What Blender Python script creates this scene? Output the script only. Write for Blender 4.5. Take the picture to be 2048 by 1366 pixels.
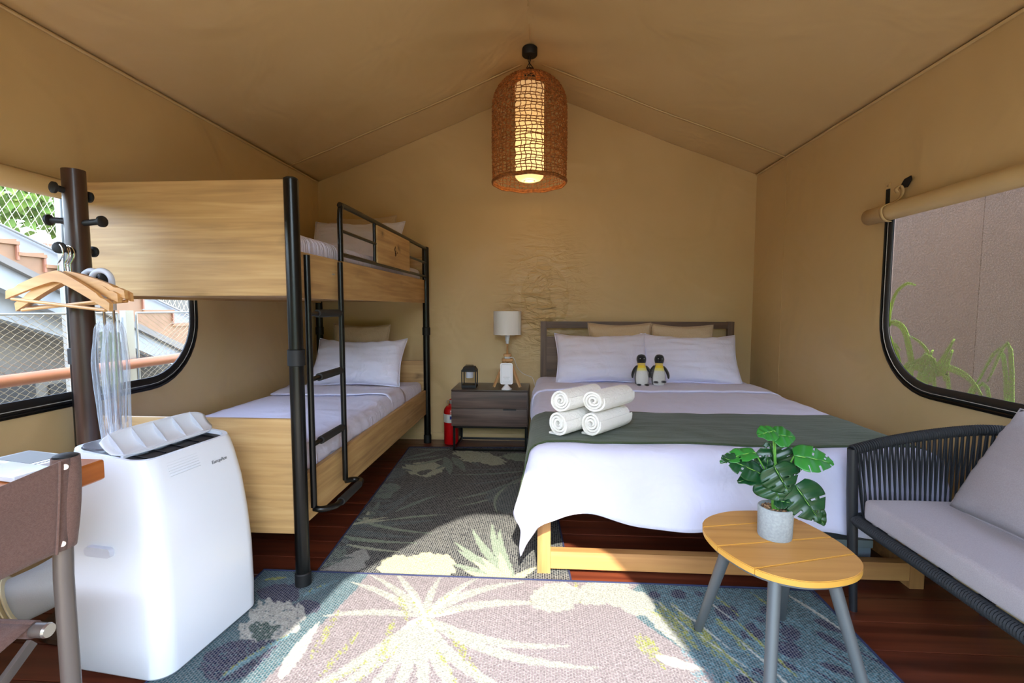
import bpy, bmesh, math, random
import numpy as np
from mathutils import Vector, Matrix, noise
random.seed(7)
PI = math.pi
sc = bpy.context.scene
COL = sc.collection
for o in list(bpy.data.objects):
    bpy.data.objects.remove(o, do_unlink=True)

# ------------------------------------------------------------------ camera
CAM = Vector((0, -3.9923, 1.12)); FPX = 956.19
CR = Vector((9.97931066e-01, 6.42910403e-02, 4.98743803e-04))
CU = Vector((-0.00505088, 0.07066208, 0.99748752))
CW = Vector((-0.06409427, 0.99542631, -0.07084061))
cd = bpy.data.cameras.new('camera'); cam = bpy.data.objects.new('camera', cd); COL.objects.link(cam)
cd.sensor_width = 36; cd.sensor_fit = 'HORIZONTAL'; cd.lens = FPX / 2048 * 36; cd.clip_start = .02; cd.clip_end = 200
m = Matrix((CR, CU, -CW)).transposed().to_4x4(); m.translation = CAM
cam.matrix_world = m
sc.camera = cam
def at(px, py, ax, v):
    """a pixel of the 2048 x 1366 photograph -> the world point where its sight line meets a plane"""
    d = CW + CR * ((px - 1024) / FPX) + CU * ((683 - py) / FPX)
    i = 'xyz'.index(ax)
    return CAM + d * ((v - CAM[i]) / d[i])

# ------------------------------------------------------------------ world, sun, exposure
SKY = 1.12
w = bpy.data.worlds.new('world'); sc.world = w; w.use_nodes = True
nt = w.node_tree; bg = nt.nodes['Background']
sky = nt.nodes.new('ShaderNodeTexSky'); sky.sky_type = 'NISHITA'; sky.sun_disc = False
sky.sun_elevation = math.radians(39); sky.sun_rotation = math.radians(175.5); sky.air_density = 1.0; sky.dust_density = .4
hs = nt.nodes.new('ShaderNodeHueSaturation'); hs.inputs['Saturation'].default_value = .74
nt.links.new(sky.outputs[0], hs.inputs['Color']); nt.links.new(hs.outputs[0], bg.inputs[0]); bg.inputs[1].default_value = SKY
sd = bpy.data.lights.new('sun', 'SUN'); sun = bpy.data.objects.new('sun', sd); COL.objects.link(sun)
sd.energy = 6.8; sd.angle = math.radians(.6); sd.color = (1.0, .93, .82)
sun.rotation_euler = Vector((-.109, 1.371, -1.12)).to_track_quat('-Z', 'Y').to_euler(); sun.location = (0.5, -9, 8)
sc.cycles.max_bounces = 14; sc.cycles.diffuse_bounces = 12; sc.cycles.transparent_max_bounces = 16
vs = sc.view_settings; vs.view_transform = 'Standard'; vs.look = 'None'; vs.exposure = 1.08; vs.gamma = 1; vs.use_curve_mapping = False

# ------------------------------------------------------------------ materials
def lin(c):
    if isinstance(c, str):
        c = tuple(int(c[i:i + 2], 16) for i in (0, 2, 4))
    return tuple(((v / 255) / 12.92 if v / 255 <= .04045 else ((v / 255 + .055) / 1.055) ** 2.4) for v in c) + (1,)
class NT:
    def __init__(s, name):
        s.m = bpy.data.materials.new(name); s.m.use_nodes = True; s.t = s.m.node_tree
        s.b = s.t.nodes['Principled BSDF']; s.out = s.t.nodes['Material Output']
    def n(s, typ, **kw):
        nd = s.t.nodes.new('ShaderNode' + typ)
        for k, v in kw.items():
            if k in nd.inputs.keys(): nd.inputs[k].default_value = v
            else: setattr(nd, k, v)
        return nd
    def l(s, a, b): s.t.links.new(a, b)
    def coord(s, scale=(1, 1, 1), kind='Object', rot=(0, 0, 0)):
        c = s.n('TexCoord'); mp = s.n('Mapping'); mp.inputs['Scale'].default_value = scale; mp.inputs['Rotation'].default_value = rot
        s.l(c.outputs[kind], mp.inputs[0]); return mp.outputs[0]
    def ramp(s, fac, stops):
        r = s.n('ValToRGB'); e = r.color_ramp.elements
        while len(e) < len(stops): e.new(.5)
        for el, (p, c) in zip(e, stops): el.position = p; el.color = c
        s.l(fac, r.inputs[0]); return r.outputs[0]
    def bump(s, h, dist, strength=1.0):
        b = s.n('Bump'); b.inputs['Distance'].default_value = dist; b.inputs['Strength'].default_value = strength
        s.l(h, b.inputs['Height'])
        if s.b.inputs['Normal'].is_linked: s.l(s.b.inputs['Normal'].links[0].from_socket, b.inputs['Normal'])
        s.l(b.outputs[0], s.b.inputs['Normal'])
M = {}
def plain(name, c, rough=.5, metal=0, spec=.5, bump=None, var=0, coat=0, sheen=0):
    t = NT(name); b = t.b
    b.inputs['Base Color'].default_value = lin(c); b.inputs['Roughness'].default_value = rough
    b.inputs['Metallic'].default_value = metal; b.inputs['Specular IOR Level'].default_value = spec
    b.inputs['Coat Weight'].default_value = coat; b.inputs['Sheen Weight'].default_value = sheen
    if var:
        nz = t.n('TexNoise', Scale=var[0], Detail=4.0); t.l(t.coord(), nz.inputs['Vector'])
        l0 = lin(c); a = tuple(v * (1 - var[1]) for v in l0[:3]) + (1,); d = tuple(min(1, v * (1 + var[1])) for v in l0[:3]) + (1,)
        t.l(t.ramp(nz.outputs['Fac'], [(.3, a), (.7, d)]), b.inputs['Base Color'])
    if bump:
        nz = t.n('TexNoise', Scale=bump[0], Detail=5.0); t.l(t.coord(), nz.inputs['Vector']); t.bump(nz.outputs['Fac'], bump[1])
    M[name] = t.m; return t
def wood(name, c0, c1, c2, axis='x', rough=.45, fine=1.0, knots=False, coat=0, contrast=1.0):
    t = NT(name); k = {'x': (1.2, 26, 26), 'y': (26, 1.2, 26), 'z': (26, 26, 1.2)}[axis]; k = tuple(v * fine for v in k)
    n1 = t.n('TexNoise', Scale=1.0, Detail=6.0, Distortion=.6); t.l(t.coord(k), n1.inputs['Vector'])
    n2 = t.n('TexNoise', Scale=2.2, Detail=3.0); t.l(t.coord(tuple(v ** .45 for v in k)), n2.inputs['Vector'])
    mx = t.n('Mix', data_type='FLOAT', Factor=.30); t.l(n1.outputs['Fac'], mx.inputs[2]); t.l(n2.outputs['Fac'], mx.inputs[3])
    col = t.ramp(mx.outputs[0], [(.5 - .17 / contrast, lin(c0)), (.5, lin(c1)), (.5 + .17 / contrast, lin(c2))])
    if knots:
        v = t.n('TexVoronoi', Scale=3.0); kk = {'x': (1, 1.9, 1.9), 'y': (1.9, 1, 1.9), 'z': (1.9, 1.9, 1)}[axis]
        nn = t.n('TexNoise', Scale=9.0, Detail=2.0); t.l(t.coord(kk), nn.inputs['Vector'])
        ad = t.n('VectorMath', operation='MULTIPLY_ADD'); t.l(nn.outputs['Color'], ad.inputs[0]); ad.inputs[1].default_value = (.09, .09, .09); t.l(t.coord(kk), ad.inputs[2])
        t.l(ad.outputs[0], v.inputs['Vector'])
        r = t.ramp(v.outputs['Distance'], [(.02, (1, 1, 1, 1)), (.11, (.28, .28, .28, 1)), (.2, (0, 0, 0, 1))])
        m2 = t.n('Mix', data_type='RGBA'); t.l(r, m2.inputs[0]); t.l(col, m2.inputs[6]); m2.inputs[7].default_value = tuple(v * .38 for v in lin(c0)[:3]) + (1,)
        col = m2.outputs[2]
    t.l(col, t.b.inputs['Base Color']); t.b.inputs['Roughness'].default_value = rough; t.b.inputs['Coat Weight'].default_value = coat
    t.bump(n1.outputs['Fac'], .0006); M[name] = t.m; return t
def cloth(name, c, weave=900, wr=(6, .004), rough=.85, sheen=.15, c2=None, wrs=(1, 1, 1)):
    t = NT(name); t.b.inputs['Base Color'].default_value = lin(c); t.b.inputs['Roughness'].default_value = rough
    t.b.inputs['Sheen Weight'].default_value = sheen; t.b.inputs['Specular IOR Level'].default_value = .25
    nz = t.n('TexNoise', Scale=float(wr[0]), Detail=3.0, Distortion=1.2); t.l(t.coord(wrs), nz.inputs['Vector']); t.bump(nz.outputs['Fac'], wr[1])
    n2 = t.n('TexNoise', Scale=float(weave), Detail=1.0); t.l(t.coord(), n2.inputs['Vector']); t.bump(n2.outputs['Fac'], .0008)
    if c2:
        n3 = t.n('TexNoise', Scale=weave * .4, Detail=2.0); t.l(t.coord(), n3.inputs['Vector'])
        t.l(t.ramp(n3.outputs['Fac'], [(.35, lin(c)), (.65, lin(c2))]), t.b.inputs['Base Color'])
    M[name] = t.m; return t

# tent canvas: glossy coated vinyl, slightly creased; one crumpled patch on the back wall
def canvas(name, crumple=False):
    t = NT(name); t.b.inputs['Roughness'].default_value = .42; t.b.inputs['Specular IOR Level'].default_value = .6
    nz = t.n('TexNoise', Scale=1.4, Detail=4.0); t.l(t.coord(), nz.inputs['Vector'])
    t.l(t.ramp(nz.outputs['Fac'], [(.3, lin('c7aa76')), (.7, lin('d0b381'))]), t.b.inputs['Base Color'])
    n1 = t.n('TexNoise', Scale=2.0, Detail=2.0, Distortion=1.6); t.l(t.coord(), n1.inputs['Vector']); t.bump(n1.outputs['Fac'], .016)
    n2 = t.n('TexNoise', Scale=900.0, Detail=1.0); t.l(t.coord(), n2.inputs['Vector']); t.bump(n2.outputs['Fac'], .0004)
    if crumple:
        c = t.n('TexCoord'); d = t.n('VectorMath', operation='DISTANCE'); mp = t.n('Mapping'); mp.inputs['Scale'].default_value = (1.35, 1, .95)
        mp.inputs['Location'].default_value = (-.02, 0, -1.13); t.l(c.outputs['Object'], mp.inputs[0]); t.l(mp.outputs[0], d.inputs[0]); d.inputs[1].default_value = (0, 0, 0)
        mask = t.ramp(d.outputs['Value'], [(.0, (1, 1, 1, 1)), (.75, (.0, .0, .0, 1))]); mask.node.color_ramp.interpolation = 'EASE'
        n3 = t.n('TexNoise', Scale=1.0, Detail=3.0, Distortion=1.1); t.l(t.coord((5, 5, 15)), n3.inputs['Vector'])
        r = t.n('Math', operation='MULTIPLY'); t.l(n3.outputs['Fac'], r.inputs[0]); t.l(mask, r.inputs[1]); t.bump(r.outputs[0], .05)
        v = t.n('TexVoronoi', Scale=9.0, feature='DISTANCE_TO_EDGE'); t.l(t.coord((1, 1, 1.3)), v.inputs['Vector'])
        e = t.ramp(v.outputs['Distance'], [(.0, (1, 1, 1, 1)), (.05, (0, 0, 0, 1))])
        r2 = t.n('Math', operation='MULTIPLY'); t.l(e, r2.inputs[0]); t.l(mask, r2.inputs[1]); t.bump(r2.outputs[0], .002)
        rr = t.ramp(mask, [(0, (.45, .45, .45, 1)), (1, (.20, .20, .20, 1))]); t.l(rr, t.b.inputs['Roughness'])
    M[name] = t.m
canvas('canvas'); canvas('canvas_crumpled', True)
plain('black_metal', '060606', .3, 0, .4)
plain('black_matte', '0b0b0c', .6)
plain('grip', '1c1b19', .75, bump=(400, .0006))
wood('oak_x', '9f7c50', 'b8935f', 'c8a571', 'x', .5, knots=True, fine=1.7)
wood('oak_y', '9f7c50', 'b8935f', 'c8a571', 'y', .5, knots=True, fine=1.7)
wood('walnut', '3a2c27', '55443c', '6a564b', 'x', .4, fine=1.4)
plain('walnut_top', '33241f', .28, var=(5, .15))
wood('bedwood_x', '46342a', '5f4838', '735a46', 'x', .5)
wood('bedwood_z', '46342a', '5f4838', '735a46', 'z', .5)
wood('bedfoot_x', '94663a', 'b07e4c', 'c39258', 'x', .45)
wood('bedfoot_z', '94663a', 'b07e4c', 'c39258', 'z', .45)
wood('tabletop', 'a87538', 'c08c4a', 'd09c58', 'x', .5, fine=.8)
plain('tableedge', 'cf9a3f', .5)
wood('floorwood', '3a1a0f', '5a2a1b', '743a24', 'x', .3, fine=.8)
wood('polewood', '21140e', '382216', '4a2f20', 'z', .4, coat=.1)
wood('hanger', 'c08a50', 'd6a468', 'e2b87f', 'x', .4)
wood('lampwood', 'c18e58', 'd6a570', 'e0b684', 'z', .5)
wood('armwood', '9a5220', 'b86a30', 'c87c40', 'y', .35)
cloth('sheet', 'd3d3ea', 1200, (5, .012), .75)
cloth('pillow_white', 'e4e4f7', 1200, (7, .01), .75)
cloth('sheet_gather', 'd6d6ec', 1200, (3, .03), .75, wrs=(1, 7, .6))
cloth('tan', 'cbb698', 700, (9, .006), .9, c2='c0aa8b')
cloth('green', '39452d', 500, (9, .005), .9, c2='434f35', wrs=(.4, 2, 1))
cloth('towel', 'e8e6e0', 260, (40, .006), .95, .4)
cloth('grey_cushion', 'aaa1a4', 900, (5, .004), .9, c2='a0979a')
cloth('sling', '6b4f45', 500, (4, .004), .8, c2='75594e')
plain('sofa_rope', '1e2024', .7, bump=(300, .001)); plain('sofa_metal', '202226', .42)
plain('table_metal', '5a5f63', .42, .3)
plain('concrete', '9aa0a2', .9, var=(160, .12), bump=(200, .0008))
plain('pebble', 'b08a62', .5, var=(60, .35)); plain('pebble_dark', '5e4330', .5)
plain('leaf', '2c7a2e', .38, var=(14, .25)); plain('leaf_dark', '12401f', .33, var=(14, .2)); plain('leaf_vein', '7fb452', .5)
plain('stem', '5b9a35', .5)
plain('white_plastic', 'e4e8ee', .22, coat=.3); plain('white_matte', 'e6e4df', .7); plain('grey_panel', '5c595d', .35)
plain('screen_black', '08080a', .15); plain('dark_vent', '15181d', .5); plain('grey_text', '5a5d63', .5)
plain('hose_grey', '9a9b99', .7, bump=(300, .001)); plain('hose_cream', 'c9bd97', .6)
plain('tube_grey', '6d655f', .38, .4); plain('silver', 'b9b8b4', .3, .9); plain('chrome', 'd8d8d8', .15, 1)
plain('red', 'c00f14', .25, coat=.4); plain('label_white', 'd8d8d4', .5); plain('label_blue', '26348c', .5)
plain('box_grey', '8a9aa3', .5); plain('box_dark', '15130f', .6)
plain('plush_black', '121317', .95, sheen=.6, bump=(300, .002)); plain('beak', '1b1410', .5)
plain('rivet', 'e9d6cc', .35, .3)
plain('rattan', '9a5e2a', .7, var=(60, .5)); plain('rope_dark', '251913', .7)
plain('black_band', '0a0a0b', .5); plain('piping', 'b7b5ae', .4)
plain('webbing', '0d0d10', .8)
plain('rugedge', '232947', .95)
plain('ext_wall', '63605a', .9, var=(3, .08)); plain('ext_white', '8a8f92', .8, var=(6, .07)); plain('ext_orange', '7f5c40', .6, var=(8, .1))
plain('ext_step', '8a5a44', .6); plain('ext_grey', '6f6b66', .8); plain('ext_dark', '232323', .8)
plain('rail_wood', '8f5a3c', .45, var=(9, .12)); plain('steel', '9aa0a4', .35, .7); plain('wire', 'a8a292', .35, .8)
plain('ext_ground', '6a655e', .9, var=(3, .1)); plain('deck', 'b8a88f', .8, var=(3, .1))
plain('fence_brown', '6b564a', .9, var=(30, .14), bump=(120, .002)); plain('bush', '4f6a24', .8, var=(3, .3)); plain('blade', '86b544', .5, var=(6, .3))
plain('engrave', '2a1a10', .8); plain('led', 'cfd2dc', .4)
# clear / woven see-through materials
def seethrough(name, amount, c, rough=.1):
    t = NT(name); tr = t.n('BsdfTransparent'); mx = t.n('MixShader'); mx.inputs[0].default_value = amount
    t.b.inputs['Base Color'].default_value = lin(c); t.b.inputs['Roughness'].default_value = rough
    t.l(tr.outputs[0], mx.inputs[1]); t.l(t.b.outputs[0], mx.inputs[2]); t.l(mx.outputs[0], t.out.inputs[0]); M[name] = t.m; return t, mx
seethrough('clear_vinyl', .05, 'dddddd', .05)
t, mx = seethrough('umbrella_clear', .5, 'd5dce6', .08)
ly = t.n('LayerWeight', Blend=.35); rr = t.n('MapRange'); t.l(ly.outputs['Facing'], rr.inputs[0]); rr.inputs[3].default_value = .14; rr.inputs[4].default_value = .7; t.l(rr.outputs[0], mx.inputs[0])
nz = t.n('TexNoise', Scale=14.0, Detail=3.0); t.l(t.coord((3, 3, .6)), nz.inputs['Vector']); t.bump(nz.outputs['Fac'], .02)
t, mx = seethrough('gauze', .55, '9c8c80', .9)
wv = t.n('TexNoise', Scale=420.0, Detail=1.0); t.l(t.coord(), wv.inputs['Vector'])
rr = t.n('MapRange'); t.l(wv.outputs['Fac'], rr.inputs[0]); rr.inputs[1].default_value = .35; rr.inputs[2].default_value = .65; rr.inputs[3].default_value = .4; rr.inputs[4].default_value = .75; t.l(rr.outputs[0], mx.inputs[0])
# lamp diffuser: lit paper tube, the bulb sits low in it
t = NT('diffuser'); g = t.n('TexCoord'); sp = t.n('SeparateXYZ'); t.l(g.outputs['Object'], sp.inputs[0])
r = t.n('MapRange'); t.l(sp.outputs[2], r.inputs[0]); r.inputs[1].default_value = .0; r.inputs[2].default_value = .66; r.inputs[3].default_value = 0; r.inputs[4].default_value = 1
em = t.ramp(r.outputs[0], [(0, (.95, .60, .22, 1)), (.15, (1, .72, .30, 1)), (.38, (1, .66, .24, 1)), (.6, (.62, .35, .12, 1)), (1, (.34, .19, .08, 1))])
t.l(em, t.b.inputs['Emission Color']); t.b.inputs['Emission Strength'].default_value = .62; t.b.inputs['Base Color'].default_value = lin('d8c49a'); M['diffuser'] = t.m
# painted colour attribute on woven rugs
def rugmat(name, light, s, amt):
    t = NT(name); a = t.n('Attribute', attribute_name='Col'); t.b.inputs['Roughness'].default_value = .95
    t.b.inputs['Specular IOR Level'].default_value = .1
    b = t.n('TexBrick'); b.offset = .5; b.inputs['Scale'].default_value = 1.0
    b.inputs['Brick Width'].default_value = s[0]; b.inputs['Row Height'].default_value = s[1]; b.inputs['Mortar Size'].default_value = s[2]; b.inputs['Mortar Smooth'].default_value = .4
    b.inputs['Color1'].default_value = (0, 0, 0, 1); b.inputs['Color2'].default_value = (.25, .25, .25, 1); b.inputs['Mortar'].default_value = (1, 1, 1, 1)
    t.l(t.coord((1, 1, 1), rot=(0, 0, PI / 2)), b.inputs['Vector'])
    nz = t.n('TexNoise', Scale=180.0, Detail=2.0); t.l(t.coord(), nz.inputs['Vector'])
    m1 = t.n('Mix', data_type='RGBA'); f = t.n('Math', operation='MULTIPLY'); f.inputs[1].default_value = amt
    t.l(b.outputs['Color'], f.inputs[0]); t.l(f.outputs[0], m1.inputs[0]); t.l(a.outputs['Color'], m1.inputs[6]); m1.inputs[7].default_value = lin(light)
    m2 = t.n('Mix', data_type='RGBA', blend_type='MULTIPLY'); m2.inputs[0].default_value = 1
    t.l(m1.outputs[2], m2.inputs[6]); t.l(t.ramp(nz.outputs['Fac'], [(.3, (.62, .62, .62, 1)), (.7, (1.25, 1.25, 1.25, 1))]), m2.inputs[7])
    t.l(m2.outputs[2], t.b.inputs['Base Color']); t.bump(b.outputs['Fac'], .0015); M[name] = t.m
rugmat('rug_dark', 'b4b3aa', (.012, .0095, .0010), .7)
rugmat('rug_light', 'a8a5a3', (.012, .009, .0016), .4)

# ------------------------------------------------------------------ mesh helpers
class MB:
    def __init__(s): s.bm = bmesh.new()
    def box(s, a, b, bev=0, rot=None, seg=2):
        t = bmesh.new(); r = bmesh.ops.create_cube(t, size=1)
        for v in t.verts:
            v.co = Vector([(a[i] + b[i]) / 2 + v.co[i] * (b[i] - a[i]) for i in range(3)])
        if bev: bmesh.ops.bevel(t, geom=t.edges[:], offset=bev, segments=seg, affect='EDGES', profile=.7)
        if rot: bmesh.ops.transform(t, matrix=rot, verts=t.verts)
        s.join(t); return s
    def join(s, t):
        me = bpy.data.meshes.new('t'); t.to_mesh(me); t.free(); s.bm.from_mesh(me); bpy.data.meshes.remove(me)
    def cyl(s, p0, p1, r0, r1=None, seg=16, cap=True):
        r1 = r0 if r1 is None else r1
        return s.tube([p0, p1], [r0, r1], seg, cap)
    def tube(s, pts, r, seg=10, cap=True, closed=False, flat=None):
        pts = [Vector(p) for p in pts]; n = len(pts)
        if not isinstance(r, (list, tuple)): r = [r] * n
        rings = []; prev = None
        for i, p in enumerate(pts):
            if closed: d = pts[(i + 1) % n] - pts[i - 1]
            else: d = pts[min(i + 1, n - 1)] - pts[max(i - 1, 0)]
            if d.length < 1e-9: d = Vector((0, 0, 1))
            d.normalize()
            if prev is None:
                u = d.orthogonal().normalized()
            else:
                u = prev - d * prev.dot(d)
                u = u.normalized() if u.length > 1e-6 else d.orthogonal().normalized()
            prev = u; v = d.cross(u)
            fl = flat or 1
            rings.append([s.bm.verts.new(p + (u * math.cos(2 * PI * k / seg) + v * math.sin(2 * PI * k / seg) * fl) * r[i]) for k in range(seg)])
        m = n if closed else n - 1
        for i in range(m):
            a, b = rings[i], rings[(i + 1) % n]
            for k in range(seg):
                s.bm.faces.new((a[k], a[(k + 1) % seg], b[(k + 1) % seg], b[k]))
        if cap and not closed:
            s.bm.faces.new(rings[0][::-1]); s.bm.faces.new(rings[-1])
        return s
    def lathe(s, prof, c=(0, 0, 0), seg=32, sx=1, sy=1, rot=None):
        rings = []; t = bmesh.new()
        for r, z in prof:
            if r < 1e-6: rings.append([t.verts.new((0, 0, z))])
            else: rings.append([t.verts.new((math.cos(2 * PI * k / seg) * r * sx, math.sin(2 * PI * k / seg) * r * sy, z)) for k in range(seg)])
        for a, b in zip(rings, rings[1:]):
            for k in range(seg):
                k2 = (k + 1) % seg
                if len(a) == 1 and len(b) == 1: continue
                if len(a) == 1: t.faces.new((a[0], b[k2], b[k]))
                elif len(b) == 1: t.faces.new((a[k], a[k2], b[0]))
                else: t.faces.new((a[k], a[k2], b[k2], b[k]))
        for ring, fl in ((rings[0], 1), (rings[-1], 0)):
            if len(ring) > 1: t.faces.new(ring[::-1] if fl else ring)
        if rot: bmesh.ops.transform(t, matrix=rot, verts=t.verts)
        bmesh.ops.translate(t, verts=t.verts, vec=Vector(c)); s.join(t); return s
    def prism(s, pts, vec):
        """closed polygon of 3D points pushed along vec"""
        a = [s.bm.verts.new(Vector(p)) for p in pts]; b = [s.bm.verts.new(Vector(p) + Vector(vec)) for p in pts]; n = len(pts)
        s.bm.faces.new(a[::-1]); s.bm.faces.new(b)
        for i in range(n): s.bm.faces.new((a[i], a[(i + 1) % n], b[(i + 1) % n], b[i]))
        return s
    def grid(s, f, nu, nv, wrapu=False):
        g = [[s.bm.verts.new(f(i / nu, j / nv)) for j in range(nv + 1)] for i in range(nu if wrapu else nu + 1)]
        for i in range(nu):
            for j in range(nv):
                a = g[i]; b = g[(i + 1) % len(g)]
                s.bm.faces.new((a[j], b[j], b[j + 1], a[j + 1]))
        return s
    def ico(s, c, r, sub=2, sc=(1, 1, 1)):
        t = bmesh.new(); bmesh.ops.create_icosphere(t, subdivisions=sub, radius=r)
        for v in t.verts: v.co = Vector((v.co.x * sc[0] + c[0], v.co.y * sc[1] + c[1], v.co.z * sc[2] + c[2]))
        s.join(t); return s
    def rot(s, mat):
        bmesh.ops.transform(s.bm, matrix=mat, verts=s.bm.verts); return s
    def build(s, name, mat, parent=None, smooth=True, local=False, thick=0, sub=0, ang=40, loc=None):
        bm = s.bm; bmesh.ops.recalc_face_normals(bm, faces=bm.faces)
        root = parent
        while root is not None and root.parent is not None: root = root.parent
        if loc is not None: bmesh.ops.translate(bm, verts=bm.verts, vec=-Vector(loc))
        elif root is not None and not local: bmesh.ops.translate(bm, verts=bm.verts, vec=-root.location)
        me = bpy.data.meshes.new(name); bm.to_mesh(me); bm.free()
        mats = mat if isinstance(mat, list) else [mat]
        for x in mats: me.materials.append(M[x])
        if smooth:
            me.shade_smooth() if hasattr(me, 'shade_smooth') else None
            try: me.set_sharp_from_angle(angle=math.radians(ang))
            except Exception: pass
        o = bpy.data.objects.new(name, me); COL.objects.link(o)
        if parent is not None: o.parent = parent
        if loc is not None: o.location = loc
        if thick:
            md = o.modifiers.new('solid', 'SOLIDIFY'); md.thickness = thick; md.offset = 0
        if sub:
            md = o.modifiers.new('sub', 'SUBSURF'); md.levels = sub; md.render_levels = sub
        return o
def thing(name, label, cat, loc, rot=(0, 0, 0), group=None):
    o = bpy.data.objects.new(name, None); COL.objects.link(o); o.empty_display_size = .1
    o.location = loc; o.rotation_euler = rot; o['label'] = label; o['category'] = cat
    if group: o['group'] = group
    return o
def tag(o, label, cat, group=None):
    o['label'] = label; o['category'] = cat
    if group: o['group'] = group
    return o
def struct(o): o['kind'] = 'structure'; return o
def stuff(o): o['kind'] = 'stuff'; return o
def nz3(x, y, z, s=1.0): return noise.noise(Vector((x * s, y * s, z * s)))
def smooth_path(pts, n=8):
    """Catmull-Rom through pts"""
    P = [Vector(p) for p in pts]; P = [P[0] * 2 - P[1]] + P + [P[-1] * 2 - P[-2]]; out = []
    for i in range(1, len(P) - 2):
        for k in range(n):
            t = k / n; a, b, c, d = P[i - 1], P[i], P[i + 1], P[i + 2]
            out.append(.5 * ((2 * b) + (c - a) * t + (2 * a - 5 * b + 4 * c - d) * t * t + (3 * b - a - 3 * c + d) * t ** 3))
    out.append(P[-2]); return out

# ------------------------------------------------------------------ tent shell
XL, XR, EAVE, RZ, RX, YF = -1.895, 1.69, 2.178, 2.888, -.09, -4.15
def roofz(x): return RZ - (RZ - EAVE) * (abs(x - RX) / ((XR - RX) if x > RX else (RX - XL)))
def ring_fill(mb, outer, inner, c, to3):
    """fill between an outer and an inner closed outline, both star-shaped about c"""
    angs = set()
    for p in outer + inner: angs.add(round(math.atan2(p[1] - c[1], p[0] - c[0]), 6))
    angs |= {round(-PI + 2 * PI * i / 64, 6) for i in range(64)}; angs = sorted(angs)
    def hit(poly, a):
        d = (math.cos(a), math.sin(a)); best = None
        for i in range(len(poly)):
            p, q = poly[i], poly[(i + 1) % len(poly)]; e = (q[0] - p[0], q[1] - p[1]); den = d[0] * e[1] - d[1] * e[0]
            if abs(den) < 1e-12: continue
            w_ = (p[0] - c[0], p[1] - c[1]); t = (w_[0] * e[1] - w_[1] * e[0]) / den; u = (w_[0] * d[1] - w_[1] * d[0]) / den
            if t > 0 and -1e-7 <= u <= 1 + 1e-7 and (best is None or t > best): best = t
        return (c[0] + d[0] * best, c[1] + d[1] * best)
    A = [mb.bm.verts.new(to3(hit(outer, a))) for a in angs]; B = [mb.bm.verts.new(to3(hit(inner, a))) for a in angs]; n = len(angs)
    for i in range(n): mb.bm.faces.new((A[i], A[(i + 1) % n], B[(i + 1) % n], B[i]))
# floor: planks laid across the tent
fl = bpy.data.objects.new('floor', None); COL.objects.link(fl); struct(fl)
pw = .149; y = .06; k = 0
base = MB().box((XL - .02, YF, -.08), (XR + .02, .06, -.03)).build('subfloor', 'ext_dark', fl)
while y > YF:
    y0 = -1.682 - pw * (k - 11)
    xs = [XL - .02, -.7 + .9 * ((k * 37) % 10) / 10, XR + .02]
    for a, b in zip(xs, xs[1:]):
        MB().box((a + .001, max(y0 - pw + .0015, YF), -.03), (b - .001, y0 - .0015, 0), .0015, seg=1).build('plank', 'floorwood', fl, smooth=False)
    y = y0 - pw; k += 1
# back wall
mb = MB(); pts = [(XL, 0, -.05), (XR, 0, -.05), (XR, 0, EAVE), (RX, 0, RZ), (XL, 0, EAVE)]
mb.prism(pts, (0, .015, 0)); wb = struct(mb.build('wall_back', 'canvas_crumpled', smooth=False))
MB().box((RX - .004, -.0022, .05), (RX + .004, .001, RZ - .02)).build('seam', 'canvas_crumpled', wb)
MB().box((XL + .005, -.012, .0), (XR - .005, .0, .05), .004).build('ground_flap', 'canvas', wb)
def window_outline(r, y0, y1, z0, z1, n=10):
    """rounded rectangle (y, z)"""
    out = []
    for cx, cy, a0 in ((y1 - r, z1 - .02, 0), (y0 + .02, z1 - .02, 90), (y0 + r, z0 + r, 180), (y1 - r, z0 + r, 270)):
        rr = r if a0 >= 180 else .02
        if a0 == 0: cx = y1 - .02
        for i in range(n + 1):
            a = math.radians(a0 + 90 * i / n); out.append((cx + rr * math.cos(a), cy + rr * math.sin(a)))
    return out
WIN_O = window_outline(.34, -3.45, -1.483, .722, 1.605)
WIN_I = window_outline(.29, -3.39, -1.54, .782, 1.56)
WC = (-2.45, 1.2)
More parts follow.
